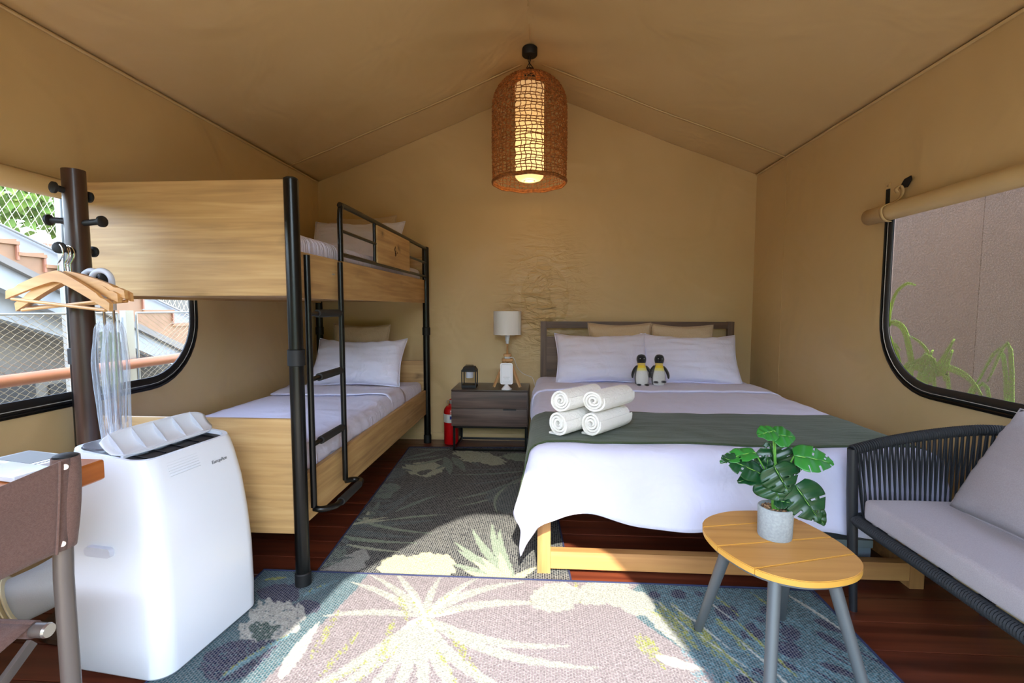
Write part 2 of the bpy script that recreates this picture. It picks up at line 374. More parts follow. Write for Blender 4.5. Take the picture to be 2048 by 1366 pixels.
for side, X, s in (('left', XL, 1), ('right', XR, -1)):
    mb = MB(); ring_fill(mb, [(YF, -.05), (0.015, -.05), (0.015, EAVE), (YF, EAVE)], [((a[0] + b[0]) / 2, (a[1] + b[1]) / 2) for a, b in zip(WIN_O, WIN_I)], WC, lambda p: Vector((X - s * .006, p[0], p[1])))
    wl = struct(mb.build('wall_' + side, 'canvas', smooth=False, thick=.012))
    for ys in (-.46, -3.9):
        MB().box((X - .0018, ys - .012, .02), (X + .0018, ys + .012, EAVE)).build('seam', 'canvas', wl)
    # zip trim round the window, with its bright piping line
    wn = bpy.data.objects.new('window_%d' % (1 if side == 'left' else 2), None); COL.objects.link(wn); struct(wn)
    mb = MB(); ring_fill(mb, WIN_O, WIN_I, WC, lambda p: Vector((X + s * .004, p[0], p[1]))); mb.build('zip_band', 'black_band', wn, thick=.008)
    mid = [((a[0] * .55 + b[0] * .45), (a[1] * .55 + b[1] * .45)) for a, b in zip(WIN_O, WIN_I)]
    MB().tube([(X + s * .009, p[0], p[1]) for p in mid], .0016, 5, closed=True).build('piping', 'piping', wn)
    mid2 = [((a[0] * .8 + b[0] * .2), (a[1] * .8 + b[1] * .2)) for a, b in zip(WIN_O, WIN_I)]
    MB().tube([(X + s * .009, p[0], p[1]) for p in mid2], .003, 5, closed=True).build('zip_bead', 'black_metal', wn)
    mb = MB(); v = [mb.bm.verts.new((X - s * .004, p[0], p[1])) for p in WIN_I]; mb.bm.faces.new(v)
    mb.build('pane', 'clear_vinyl' if side == 'left' else 'gauze', wn, smooth=False)
    # rolled up canvas blind over the window
    rx = X + s * .045; rz = 1.573
    rb = thing('window_blind', 'rolled-up tan canvas blind above the left window, behind the coat stand' if side == 'left' else 'rolled-up tan canvas blind with toggle strap above the right window', 'blind', (rx, -2.4, rz))
    mb = MB(); sp = []
    for i in range(60):
        a = i / 59 * 2 * PI * 3.2; rad = .041 - .028 * i / 59; sp.append((math.cos(a + 1.6) * rad, math.sin(a + 1.6) * rad))
    yA, yB = -1.425, -3.5
    ys_ = [yA + (yB - yA) * i / 12 for i in range(13)]
    rows = [[mb.bm.verts.new((rx + p[0] * (1 + .04 * nz3(yy, 0, 0, 3)), yy, rz + p[1] * (1 + .05 * nz3(yy, 5, 0, 3)))) for p in sp] for yy in ys_]
    for a, b in zip(rows, rows[1:]):
        for i in range(len(sp) - 1): mb.bm.faces.new((a[i], a[i + 1], b[i + 1], b[i]))
    mb.build('rolled_canvas', 'canvas', rb, thick=.003)
    MB().box((X + s * .002, -1.50, 1.60), (X + s * .006, -1.477, 1.70)).build('webbing_strap', 'webbing', rb)
    MB().box((X + s * .002, -1.502, 1.70), (X + s * .007, -1.475, 1.728), .001).build('strap_patch', 'canvas', rb)
    mb = MB(); mb.box((X + s * .007, -1.494, 1.712), (X + s * .008, -1.482, 1.714)); mb.box((X + s * .007, -1.494, 1.718), (X + s * .008, -1.482, 1.72)); mb.build('patch_stitching', 'engrave', rb)
    # toggle strap that holds the roll
    path = [(rx + s * .0, -1.575, rz - .045)] + [(rx + s * .046 * math.sin(a), -1.575, rz - .046 * math.cos(a)) for a in (.5, 1.0, 1.6, 2.2)] + [(X + s * .025, -1.59, rz + .055), (X + s * .014, -1.60, rz + .09), (X + s * .03, -1.605, rz + .115), (X + s * .045, -1.60, rz + .10), (X + s * .035, -1.598, rz + .085)]
    sm = smooth_path(path, 5); mb = MB()
    vv = [(mb.bm.verts.new(p + Vector((0, -.011, 0))), mb.bm.verts.new(p + Vector((0, .011, 0)))) for p in sm]
    for a, b in zip(vv, vv[1:]): mb.bm.faces.new((a[0], a[1], b[1], b[0]))
    mb.build('toggle_strap', 'canvas', rb, thick=.003)
    wq = [at(p_[0], p_[1], 'x', 1.676) for p_ in ((1809, 358), (1822, 351), (1824, 358), (1815, 374), (1799, 378), (1802, 370))]
    MB().prism([(X + s * .012, p_.y, p_.z) for p_ in wq], (s * .003, 0, 0)).build('toggle_webbing', 'webbing', rb, smooth=False)
# front wall with the tied-back doorway
op = [(-1.78, .0), (-1.78, .86), (-1.2, .98), (-.80, 1.12), (-.76, 1.21), (-.75, 1.31), (-.71, 1.42), (-.67, 1.51), (-.64, 1.63), (-.49, 1.81), (-.34, 2.02), (-.22, 2.13), (-.13, 2.17), (.03, 2.165), (.15, 2.10), (.27, 1.99), (.41, 1.85), (.52, 1.73), (.555, 1.655), (.575, 1.49), (.61, 1.33), (.63, 1.22), (.67, 1.12), (1.0, .98), (1.58, .86), (1.58, .0)]
mb = MB(); ring_fill(mb, [(XL, -.05), (XR, -.05), (XR, EAVE), (RX, RZ), (XL, EAVE)], op, (-.05, .6), lambda p: Vector((p[0], YF, p[1])))
struct(mb.build('wall_front', 'canvas', smooth=False, thick=.012))
# ceiling: two canvas slopes with sag and gathers along the ridge
mb = MB()
def ceil(u, v):
    x = XL + (XR - XL) * u; yy = YF + (0.015 - YF) * v; z = roofz(x)
    d = abs(x - RX); e = min(d, (XR - x), (x - XL) + .001)
    z -= .012 * math.sin(min(1, max(0, d / 1.8)) * PI)
    g = math.exp(-d / .26) * .016 * math.sin(yy * 19 + 3 * nz3(x, yy, 0, 2) + (d * 16)) * (1 if d > .01 else 0)
    return Vector((x, yy, z + g * .8 + .006 * nz3(x, yy, 2, 2.2) * min(1, e * 5)))
us = 90
# keep one grid column on the ridge
cols = sorted(set([i / us for i in range(us + 1)] + [(RX - XL) / (XR - XL)]))
g = [[mb.bm.verts.new(ceil(c_, j / 120)) for j in range(121)] for c_ in cols]
for i in range(len(cols) - 1):
    for j in range(120): mb.bm.faces.new((g[i][j], g[i + 1][j], g[i + 1][j + 1], g[i][j + 1]))
cl = struct(mb.build('ceiling', 'canvas', thick=.012, ang=20))
for ys in (-.46, -3.9):
    for a, b in ((XL, RX), (RX, XR)):
        mb = MB(); n = 30; vv = []
        for i in range(n + 1):
            x = a + (b - a) * i / n; z = roofz(x) - .012 * math.sin(min(1, abs(x - RX) / 1.8) * PI) - .011 + .006 * nz3(x, ys, 2, 2.2)
            vv.append((mb.bm.verts.new((x, ys - .012, z)), mb.bm.verts.new((x, ys + .012, z))))
        for p, q in zip(vv, vv[1:]): mb.bm.faces.new((p[0], p[1], q[1], q[0]))
        mb.build('roof_seam', 'canvas', cl, thick=.004)
# eave seam welts
for X, s, nm in ((XL, 1, 'trim_1'), (XR, -1, 'trim_2')):
    struct(MB().tube([(X + s * .008, YF + .02, EAVE - .012), (X + s * .008, -.01, EAVE - .012)], .007, 6).build(nm, 'canvas'))

# ------------------------------------------------------------------ rugs
def make_rug(name, label, corners, mat, bgc, painter, z0, res=.006):
    a, b, c, d = [Vector((p[0], p[1], 0)) for p in corners]     # TL TR BR BL
    W = (b - a).length; L = (d - a).length; ux = (b - a).normalized(); uy = (d - a).normalized()
    nu, nv = int(W / res), int(L / res)
    U, V = np.meshgrid(np.linspace(0, W, nu + 1), np.linspace(0, L, nv + 1), indexing='ij')
    Z = np.zeros_like(U)
    for q in range(6):
        Z += .0009 * np.sin(U * (2 + 1.7 * q) + q * 2.1) * np.cos(V * (1.5 + 1.3 * q) + q)
    co = np.stack([U * ux.x + V * uy.x, U * ux.y + V * uy.y, Z + .003], -1).reshape(-1, 3)
    idx = np.arange((nu + 1) * (nv + 1)).reshape(nu + 1, nv + 1)
    F = np.stack([idx[:-1, :-1], idx[:-1, 1:], idx[1:, 1:], idx[1:, :-1]], -1).reshape(-1, 4)
    me = bpy.data.meshes.new(name); me.vertices.add(len(co)); me.vertices.foreach_set('co', co.ravel().astype(np.float32))
    me.loops.add(F.size); me.loops.foreach_set('vertex_index', F.ravel().astype(np.int32))
    me.polygons.add(len(F)); me.polygons.foreach_set('loop_start', np.arange(0, F.size, 4, dtype=np.int32)); me.polygons.foreach_set('loop_total', np.full(len(F), 4, dtype=np.int32))
    me.update()
    col = np.tile(np.array(lin(bgc)), (len(co), 1))
    wx = co[:, 0] + a.x; wy = co[:, 1] + a.y
    painter(wx, wy, col)
    ca = me.color_attributes.new('Col', 'FLOAT_COLOR', 'POINT'); ca.data.foreach_set('color', col.ravel().astype(np.float32))
    me.materials.append(M[mat])
    t = thing(name, label, 'rug', (a.x, a.y, z0))
    o = bpy.data.objects.new('woven_field', me); COL.objects.link(o); o.parent = t
    md = o.modifiers.new('s', 'SOLIDIFY'); md.thickness = .004; md.offset = -1
    n = 60; per = []
    for p, q in ((Vector((0, 0, 0)), ux * W), (ux * W, ux * W + uy * L), (ux * W + uy * L, uy * L), (uy * L, Vector((0, 0, 0)))):
        for i in range(n): per.append(p.lerp(q, i / n) + Vector((0, 0, .0035)))
    MB().tube(per, .0045, 6, closed=True).build('bound_edge', 'rugedge', t, local=True)
    return t
rng = np.random.RandomState(3)
def jit(x, y, s, seed):
    return np.sin(x * s + seed) * np.cos(y * s * 1.3 + seed * 2) * .5 + np.sin(x * s * 2.7 + y * s * 1.9 + seed * 3) * .3
def blade(wx, wy, col, p0, p1, bend, wd, c, streak=None, dens=1.0):
    ax, ay = p1[0] - p0[0], p1[1] - p0[1]; L = math.hypot(ax, ay); ax /= L; ay /= L
    t = ((wx - p0[0]) * ax + (wy - p0[1]) * ay) / L; b = -(wx - p0[0]) * ay + (wy - p0[1]) * ax
    tc = np.clip(t, 0, 1); off = bend * 4 * tc * (1 - tc) * L; hw = wd * np.sin(PI * np.power(tc, .75)) ** .8 + .0015
    mk = (t > 0) & (t < 1) & (np.abs(b - off) < hw * (1 + .25 * jit(wx, wy, 90, p0[0] * 50)))
    if dens < 1: mk &= rng.rand(len(wx)) < dens
    col[mk] = lin(c)
    if streak:
        ms = mk & (b - off > hw * .35) & (rng.rand(len(wx)) < .4); col[ms] = lin(streak)
def blob(wx, wy, col, pts, c, seed=1, dens=1.0, rough=.15):
    cx = sum(p[0] for p in pts) / len(pts); cy = sum(p[1] for p in pts) / len(pts)
    ang = [math.atan2(p[1] - cy, p[0] - cx) for p in pts]; rad = [math.hypot(p[0] - cx, p[1] - cy) for p in pts]
    z = sorted(zip(ang, rad)); A = np.array([z[-1][0] - 2 * PI] + [q[0] for q in z] + [z[0][0] + 2 * PI]); R_ = np.array([z[-1][1]] + [q[1] for q in z] + [z[0][1]])
    th = np.arctan2(wy - cy, wx - cx); r = np.hypot(wx - cx, wy - cy); rr = np.interp(th, A, R_) * (1 + rough * jit(wx, wy, 60, seed))
    mk = r < rr
    if dens < 1: mk &= rng.rand(len(wx)) < dens
    col[mk] = lin(c)
F2 = lambda x, y: tuple(at(x, y, 'z', .006))[:2]
def fan(wx, wy, col, base, tips, wd, c, bend=.04, streak=None, dens=1.0):
    b = F2(*base)
    for i, tp in enumerate(tips):
        p1 = F2(*tp[:2]); blade(wx, wy, col, b, p1, tp[2] if len(tp) > 2 else bend, wd, c, streak, dens)
def paint_dark(wx, wy, col):
    g1, g2, g3, pale, cream = '36464a', '52665c', '74866f', '9aa085', 'a9a98a'
    # left lower palm
    fan(wx, wy, col, (640, 1050), [(700, 985), (735, 975), (780, 985), (800, 1005), (870, 1040, -.05), (830, 1075, -.06), (690, 960)], .028, g1)
    for (p, q, b, w_, c) in [((700, 1035), (870, 1068), -.06, .012, g3), ((660, 1070), (835, 1087), -.05, .014, g3), ((690, 1090), (800, 1106), -.03, .01, pale),
                             ((790, 1024), (880, 990), .03, .014, g2), ((780, 1040), (890, 1030), .04, .010, g3), ((700, 1050), (780, 1040), 0, .013, pale),
                             ((700, 1056), (712, 1022), 0, .016, pale), ((728, 1048), (738, 1022), 0, .014, pale), ((705, 1052), (775, 1035), .05, .010, cream),
                             ((740, 1040), (760, 1000), 0, .012, g2), ((760, 1035), (830, 985), 0, .010, g1), ((765, 1020), (845, 975), 0, .009, g1)]:
        blade(wx, wy, col, F2(*p), F2(*q), b, w_, c)
    # blobs at the left border
    blob(wx, wy, col, [F2(*p) for p in ((758, 970), (790, 968), (785, 985), (775, 998), (748, 985))], g2, 2)
    blob(wx, wy, col, [F2(*p) for p in ((760, 945), (800, 940), (800, 955), (770, 960))], g1, 3)
    # upper pale leaf
    blob(wx, wy, col, [F2(*p) for p in ((805, 935), (850, 925), (880, 930), (872, 950), (855, 955), (835, 952), (815, 945))], pale, 5)
    blob(wx, wy, col, [F2(*p) for p in ((835, 948), (848, 942), (860, 940), (855, 947), (842, 952))], '23282b', 6)
    for p, q, w_, c in [((880, 912), (800, 922), .02, g2), ((870, 903), (815, 915), .02, g2), ((885, 918), (830, 932), .02, g3), ((900, 925), (870, 940), .02, g2), ((890, 915), (900, 950), .03, g2),
                        ((905, 915), (930, 945), .03, g2), ((915, 905), (960, 935), .03, g1), ((910, 908), (1010, 930), .03, g3), ((900, 900), (840, 900), .02, g2)]:
        blade(wx, wy, col, F2(*p), F2(*q), .02, w_, c)
    # pale leaf in front of the bedside cabinet
    blob(wx, wy, col, [F2(*p) for p in ((905, 905), (960, 905), (985, 912), (1010, 925), (1000, 932), (960, 925), (920, 915))], pale, 7)
    blob(wx, wy, col, [F2(*p) for p in ((1005, 912), (1040, 908), (1065, 912), (1060, 922), (1020, 920))], g3, 8)
    # big fronds from the right
    for (p, q, b, w_, c, st) in [((1065, 945), (910, 1000), .09, .022, g2, pale), ((1070, 940), (905, 950), .06, .012, g2, None), ((1065, 950), (915, 1015), .12, .012, g3, None),
                             ((1060, 948), (925, 970), .08, .016, g1, None), ((1050, 938), (890, 938), .04, .010, g1, None)]:
        blade(wx, wy, col, F2(*p), F2(*q), b, w_, c, st)
    blob(wx, wy, col, [F2(*p) for p in ((1010, 975), (1040, 965), (1055, 990), (1040, 1020), (1005, 1030), (990, 1010))], g1, 9)
    blade(wx, wy, col, F2(1012, 975), F2(995, 1028), -.1, .008, g3)
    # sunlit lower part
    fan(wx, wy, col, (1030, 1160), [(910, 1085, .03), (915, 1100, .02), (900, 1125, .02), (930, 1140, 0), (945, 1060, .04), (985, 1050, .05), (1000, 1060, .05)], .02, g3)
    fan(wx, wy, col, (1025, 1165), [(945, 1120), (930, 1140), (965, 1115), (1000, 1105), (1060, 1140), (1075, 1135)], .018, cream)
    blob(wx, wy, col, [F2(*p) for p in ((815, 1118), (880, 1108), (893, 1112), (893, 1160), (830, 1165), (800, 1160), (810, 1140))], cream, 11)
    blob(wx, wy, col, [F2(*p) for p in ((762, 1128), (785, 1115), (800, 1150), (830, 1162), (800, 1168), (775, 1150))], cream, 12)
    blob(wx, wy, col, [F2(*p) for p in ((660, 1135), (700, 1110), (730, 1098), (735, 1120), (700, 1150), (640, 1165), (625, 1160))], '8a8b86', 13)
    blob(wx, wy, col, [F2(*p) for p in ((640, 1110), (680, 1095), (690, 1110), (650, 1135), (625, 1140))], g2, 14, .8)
    # dark leaves along the left border
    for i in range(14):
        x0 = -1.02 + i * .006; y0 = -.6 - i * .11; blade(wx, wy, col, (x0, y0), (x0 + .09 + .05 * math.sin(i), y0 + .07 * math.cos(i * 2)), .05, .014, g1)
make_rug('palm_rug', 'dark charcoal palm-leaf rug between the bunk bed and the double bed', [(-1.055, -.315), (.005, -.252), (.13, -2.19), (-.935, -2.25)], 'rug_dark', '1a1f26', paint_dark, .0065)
def paint_light(wx, wy, col):
    taupe, teal, teal2, navy, cream, lime, white = '776e71', '3a5a62', '55808a', '1c2340', '94978c', '868c3e', 'b4b5aa'
    # right side: teal monstera field with navy gaps
    col[(wx > .42 + .10 * np.sin(wy * 9))] = lin(teal)
    mk = (wx > .45) & (rng.rand(len(wx)) < .28); col[mk] = lin(teal2)
    for pts in [((1430, 1222), (1470, 1220), (1475, 1235), (1460, 1248), (1440, 1240)), ((1493, 1265), (1508, 1252), (1515, 1262), (1500, 1285), (1487, 1282)),
                ((1563, 1262), (1585, 1258), (1598, 1280), (1580, 1290), (1568, 1278)), ((1550, 1290), (1590, 1300), (1598, 1325), (1565, 1315)),
                ((1342, 1190), (1368, 1190), (1370, 1200), (1345, 1200)), ((1300, 1198), (1312, 1190), (1310, 1205), (1296, 1208)), ((1515, 1238), (1525, 1240), (1520, 1250)), ((1520, 1222), (1535, 1220), (1530, 1232)),
                ((1390, 1190), (1402, 1190), (1398, 1198)), ((1640, 1180), (1660, 1200), (1675, 1225), (1650, 1210), (1625, 1195))]:
        blob(wx, wy, col, [F2(*p) for p in pts], navy, pts[0][0] % 7, .95, .08)
    for p, q, w_, c in [((1628, 1245), (1690, 1275), .02, navy), ((1632, 1270), (1710, 1320), .018, navy), ((1638, 1305), (1720, 1345), .018, navy), ((1640, 1335), (1720, 1366), .016, navy),
                        ((1500, 1345), (1540, 1362), .016, navy), ((1550, 1330), (1600, 1350), .014, navy), ((1470, 1362), (1530, 1380), .02, navy),
                        ((1570, 1192), (1700, 1280), .006, white), ((1420, 1190), (1480, 1240), .0035, lime), ((1500, 1190), (1600, 1260), .005, lime), ((1430, 1240), (1500, 1320), .008, lime), ((1310, 1215), (1400, 1310), .02, lime), ((1340, 1210), (1430, 1320), .012, lime), ((1390, 1250), (1460, 1345), .012, lime)]:
        blade(wx, wy, col, F2(*p), F2(*q), .02, w_, c, dens=.55 if c == lime else 1)
    for i in range(26):
        x0 = .42 + rng.rand() * .3; y0 = -2.2 - rng.rand() * .5; blade(wx, wy, col, (x0, y0), (x0 + .05 + .05 * rng.rand(), y0 - .12 - .1 * rng.rand()), 0, .002, [lime, white, teal2][i % 3])
    for i in range(12):
        x0 = .75 + rng.rand() * .28; y0 = -2.25 - rng.rand() * .5; blade(wx, wy, col, (x0, y0), (x0 + .06, y0 - .1), .04, .004, [teal2, navy][i % 2])
    # left corner: navy and teal brush, pale weave patch
    col[(wx < -.72 - .35 * (wy + 2.12) * -1 * 0 - (.0)) & (wx < -.70 + (wy + 2.12) * .2)] = lin(teal)
    blob(wx, wy, col, [F2(*p) for p in ((520, 1185), (560, 1175), (600, 1195), (590, 1210), (540, 1205), (520, 1200))], navy, 2)
    blob(wx, wy, col, [F2(*p) for p in ((590, 1212), (625, 1210), (640, 1225), (615, 1235))], navy, 3)
    blob(wx, wy, col, [F2(*p) for p in ((520, 1210), (575, 1212), (610, 1238), (600, 1262), (570, 1280), (530, 1290), (500, 1290), (500, 1240))], 'a3a49c', 4, .95, .25)
    blob(wx, wy, col, [F2(*p) for p in ((505, 1255), (540, 1255), (545, 1280), (520, 1290), (505, 1275))], '2f4a44', 5, .9, .3)
    blob(wx, wy, col, [F2(*p) for p in ((440, 1300), (510, 1290), (560, 1290), (530, 1325), (480, 1366), (420, 1366), (400, 1330))], navy, 6, .9, .1)
    blade(wx, wy, col, F2(440, 1366), F2(590, 1270), .03, .012, teal2, lime)
    blade(wx, wy, col, F2(530, 1165), F2(575, 1160), .0, .008, lime)
    blade(wx, wy, col, F2(600, 1200), F2(680, 1165), .0, .015, teal2, lime, .7)
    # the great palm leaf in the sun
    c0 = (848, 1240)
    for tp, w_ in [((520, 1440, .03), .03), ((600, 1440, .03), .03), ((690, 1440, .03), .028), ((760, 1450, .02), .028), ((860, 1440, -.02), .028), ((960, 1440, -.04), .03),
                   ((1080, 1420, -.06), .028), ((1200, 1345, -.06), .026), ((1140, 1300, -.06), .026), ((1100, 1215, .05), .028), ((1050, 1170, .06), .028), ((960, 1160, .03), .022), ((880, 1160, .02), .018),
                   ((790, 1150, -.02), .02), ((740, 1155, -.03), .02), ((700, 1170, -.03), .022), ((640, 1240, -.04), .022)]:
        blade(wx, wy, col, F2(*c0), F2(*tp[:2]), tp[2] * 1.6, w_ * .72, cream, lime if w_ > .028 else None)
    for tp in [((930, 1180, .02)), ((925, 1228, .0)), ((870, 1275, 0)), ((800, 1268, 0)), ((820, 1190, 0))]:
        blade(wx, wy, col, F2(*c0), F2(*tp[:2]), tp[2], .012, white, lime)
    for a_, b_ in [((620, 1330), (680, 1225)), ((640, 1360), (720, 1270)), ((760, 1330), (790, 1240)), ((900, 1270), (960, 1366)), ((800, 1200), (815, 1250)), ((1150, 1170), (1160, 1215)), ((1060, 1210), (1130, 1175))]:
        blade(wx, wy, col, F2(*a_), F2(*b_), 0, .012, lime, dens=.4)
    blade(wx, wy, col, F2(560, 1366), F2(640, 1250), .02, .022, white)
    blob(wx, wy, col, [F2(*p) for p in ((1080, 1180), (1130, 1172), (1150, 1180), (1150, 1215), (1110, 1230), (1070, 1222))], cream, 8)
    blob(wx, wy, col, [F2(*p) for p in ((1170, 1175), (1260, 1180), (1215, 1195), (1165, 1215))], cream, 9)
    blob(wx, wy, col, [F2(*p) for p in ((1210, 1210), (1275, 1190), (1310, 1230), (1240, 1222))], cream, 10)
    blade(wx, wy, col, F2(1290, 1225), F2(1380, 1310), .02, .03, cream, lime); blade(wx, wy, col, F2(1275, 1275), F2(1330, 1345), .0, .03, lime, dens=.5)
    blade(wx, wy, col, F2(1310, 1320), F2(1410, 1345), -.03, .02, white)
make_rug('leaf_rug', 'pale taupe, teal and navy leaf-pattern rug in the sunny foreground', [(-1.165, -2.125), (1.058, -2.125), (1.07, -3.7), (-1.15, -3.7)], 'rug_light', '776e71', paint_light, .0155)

# ------------------------------------------------------------------ bunk bed
XP, YN, YFR = -.9493, -2.2123, -.1433; XPL = -1.845
bk = thing('bunk_bed', 'black metal and light oak bunk bed with ladder along the left wall', 'bunk bed', (XP, YN, 0))
for i, (x, yy) in enumerate(((XP, YN), (XP, YFR), (XPL, YN), (XPL, YFR))):
    p = MB().cyl((x, yy, .016), (x, yy, 1.598), .027, seg=24).build('post', 'black_metal', bk)
    MB().lathe([(.0, 1.597), (.027, 1.597), (.026, 1.603), (.018, 1.608), (0, 1.609)], (x, yy, 0), 20).build('post_cap', 'black_matte', p)
    MB().lathe([(.0275, .895), (.032, .897), (.032, .957), (.0275, .960)], (x, yy, 0), 24).build('collar', 'black_matte', p)
    MB().lathe([(0, .0135 if i == 0 else .002), (.031, .0135 if i == 0 else .002), (.031, .066), (.0275, .07)], (x, yy, 0), 24).build('foot_cap', 'black_matte', p)
for yy, nm in ((YN + .004, 0), (YFR, 1)):
    MB().box((XPL + .02, yy, 1.165), (XP - .025, yy + .02, 1.603 if nm == 0 else 1.53), .002).build('end_panel', 'oak_x', bk)
    MB().box((XPL + .02, yy, .221), (XP - .025, yy + .02, .683), .002).build('end_panel', 'oak_x', bk)
MB().box((XP - .028, YN + .02, 1.157), (XP - .005, YFR - .02, 1.34), .002).build('side_panel', 'oak_y', bk)
MB().box((XP - .028, YN + .02, .244), (XP - .005, YFR - .02, .443), .002).build('side_panel', 'oak_y', bk)
MB().box((XPL + .005, YN + .02, 1.157), (XPL + .028, YFR - .02, 1.34), .002).build('side_panel', 'oak_y', bk)
MB().box((XPL + .005, YN + .02, .244), (XPL + .028, YFR - .02, .443), .002).build('side_panel', 'oak_y', bk)
for z in (1.17, .26):
    MB().box((XPL + .028, YN + .03, z), (XP - .028, YFR - .03, z + .02)).build('base_board', 'oak_y', bk)
# guard rail
gr = MB().tube(smooth_path([(XP + .005, -1.79, 1.335), (XP + .005, -1.79, 1.54), (XP + .005, -1.775, 1.585), (XP + .005, -1.72, 1.598), (XP + .005, -1.0, 1.597), (XP + .005, YFR - .03, 1.592)], 6), .0125, 12).build('guard_rail', 'black_metal', bk)
for z, r in ((1.478, .008), (1.368, .010)):
    MB().cyl((XP + .005, -1.79, z), (XP + .005, YFR, z), r, seg=10).build('bar', 'black_metal', gr)
MB().cyl((XP + .005, -1.335, 1.368), (XP + .005, -1.335, 1.59), .009, seg=10).build('bar', 'black_metal', gr)
MB().box((XP - .004, -1.318, 1.372), (XP + .016, -.66, 1.583), .002).build('oak_plate', 'oak_y', gr)
MB().cyl((XP + .005, YFR - .055, 1.34), (XP + .005, YFR - .055, 1.59), .009, seg=10).build('bar', 'black_metal', gr)
mb = MB()
for (a, b) in (((.0, .03), (-.012, .0)), ((-.012, .0), (.006, -.005)), ((.006, -.005), (.002, -.035)), ((.0, .03), (.014, .008)), ((.014, .008), (.006, -.005)), ((-.012, 0), (-.018, .02)), ((.01, -.01), (.024, -.025)), ((-.004, .005), (-.004, -.03)), ((.03, .0), (.045, -.004)), ((.03, -.01), (.05, -.012))):
    mb.cyl((XP + .0165, -.99 + a[0], 1.475 + a[1]), (XP + .0165, -.99 + b[0], 1.475 + b[1]), .0016, seg=5)
mb.build('engraved_emblem', 'engrave', gr)
# ladder
XLd = -.925; ya, yb = -2.155, -1.845
ld = MB().tube([(XLd, ya, 1.325), (XLd, ya, .31)], .0125, 12).build('ladder', 'black_metal', bk)
MB().tube([(XLd, yb, 1.325), (XLd, yb, .31)], .0125, 12).build('ladder_rail', 'black_metal', ld)
for z in (1.095, .832, .566):
    MB().cyl((XLd, ya, z), (XLd, yb, z), .010, seg=12).build('rung', 'black_metal', ld)
    MB().cyl((XLd, ya + .075, z), (XLd, yb - .03, z), .0165, seg=14).build('rung_grip', 'grip', ld)
st = smooth_path([(XLd, ya, .305), (XLd + .03, ya, .302), (XLd + .068, ya + .035, .30), (XLd + .075, ya + .08, .30), (XLd + .075, yb - .05, .30), (XLd + .068, yb + .02, .30), (XLd + .03, yb + .03, .302), (XLd, yb, .305)], 6)
MB().tube(st, .0125, 12).build('bottom_step', 'black_metal', ld)
MB().cyl((XLd + .075, ya + .085, .30), (XLd + .075, yb - .03, .30), .0175, seg=14).build('rung_grip', 'grip', ld)
for yy in (ya - .018, yb - .018):
    MB().cyl((XLd - .03, yy, 1.27), (XLd - .018, yy, 1.27), .004, seg=8).build('bolt', 'silver', ld)

def soft_box(a, b, r, wr=.004, nx=24, ny=40, sag=0, top_only=False, seed=0, sc=4, gather=0):
    """mattress-like rounded block with soft wrinkles"""
    mb = MB(); t = bmesh.new(); bmesh.ops.create_cube(t, size=1)
    for v in t.verts: v.co = Vector([(a[i] + b[i]) / 2 + v.co[i] * (b[i] - a[i]) for i in range(3)])
    bmesh.ops.bevel(t, geom=t.edges[:], offset=r, segments=4, affect='EDGES', profile=.55)
    bmesh.ops.subdivide_edges(t, edges=[e for e in t.edges if e.calc_length() > .12], cuts=14, use_grid_fill=True)
    for v in t.verts:
        n = nz3(v.co.x + seed, v.co.y, v.co.z, sc) * wr + nz3(v.co.x * .6, v.co.y + seed, v.co.z, sc * 3) * wr * .5
        v.co.z += n
        if gather and v.co.x > b[0] - r * 1.2: v.co.x += gather * math.sin(v.co.y * 55 + 4 * nz3(v.co.x, v.co.y, 0, 6)) ; 
    mb.join(t); return mb
mt = soft_box((XPL + .04, YN + .035, 1.19), (XP - .032, YFR - .03, 1.425), .05, .012, gather=.003, seed=2).build('mattress', 'sheet_gather')
tag(mt, 'white-sheeted mattress on the top bunk behind the guard rail', 'mattress')
mt = soft_box((XPL + .04, YN + .035, .281), (XP - .032, YFR - .03, .52), .05, .008, gather=.003, seed=5).build('mattress', 'sheet_gather')
tag(mt, 'white-sheeted mattress on the lower bunk', 'mattress')
# folded duvet on the lower bunk
mb = MB()
def low_duvet(u, v):
    yy = -2.165 + 1.50 * v; W = (XP - .030) - (XPL + .045); sx = u * 1.12; x = XPL + .045 + min(sx, 1) * W
    z = .533 + .010 * nz3(x * 3, yy * 3, 1, 1.2) + .006 * nz3(x, yy * 2, 4, 5)
    ed = max(0, sx - .93) / .07
    if sx > .93:
        a = min(1, ed) * PI / 2; x = XPL + .045 + W * .93 + math.sin(a) * W * .062; z -= (1 - math.cos(a)) * .05 + max(0, sx - 1) * .35
        x += .004 * math.sin(yy * 48 + 3 * nz3(yy, 0, 0, 5)) * min(1, ed)
    if v > .93: z += .010 * math.sin((v - .93) / .07 * PI)
    return Vector((x, yy, z))
mb.grid(low_duvet, 40, 60)
d = mb.build('bed_sheet', 'sheet', thick=.012); tag(d, 'white top sheet spread and folded over on the lower bunk', 'bedding')
fo = MB().grid(lambda u, v: low_duvet(u, .80 + .195 * v) + Vector((0, 0, .016 + .004 * math.sin(v * PI))), 40, 10).build('turned_hem', 'sheet', d, thick=.008)

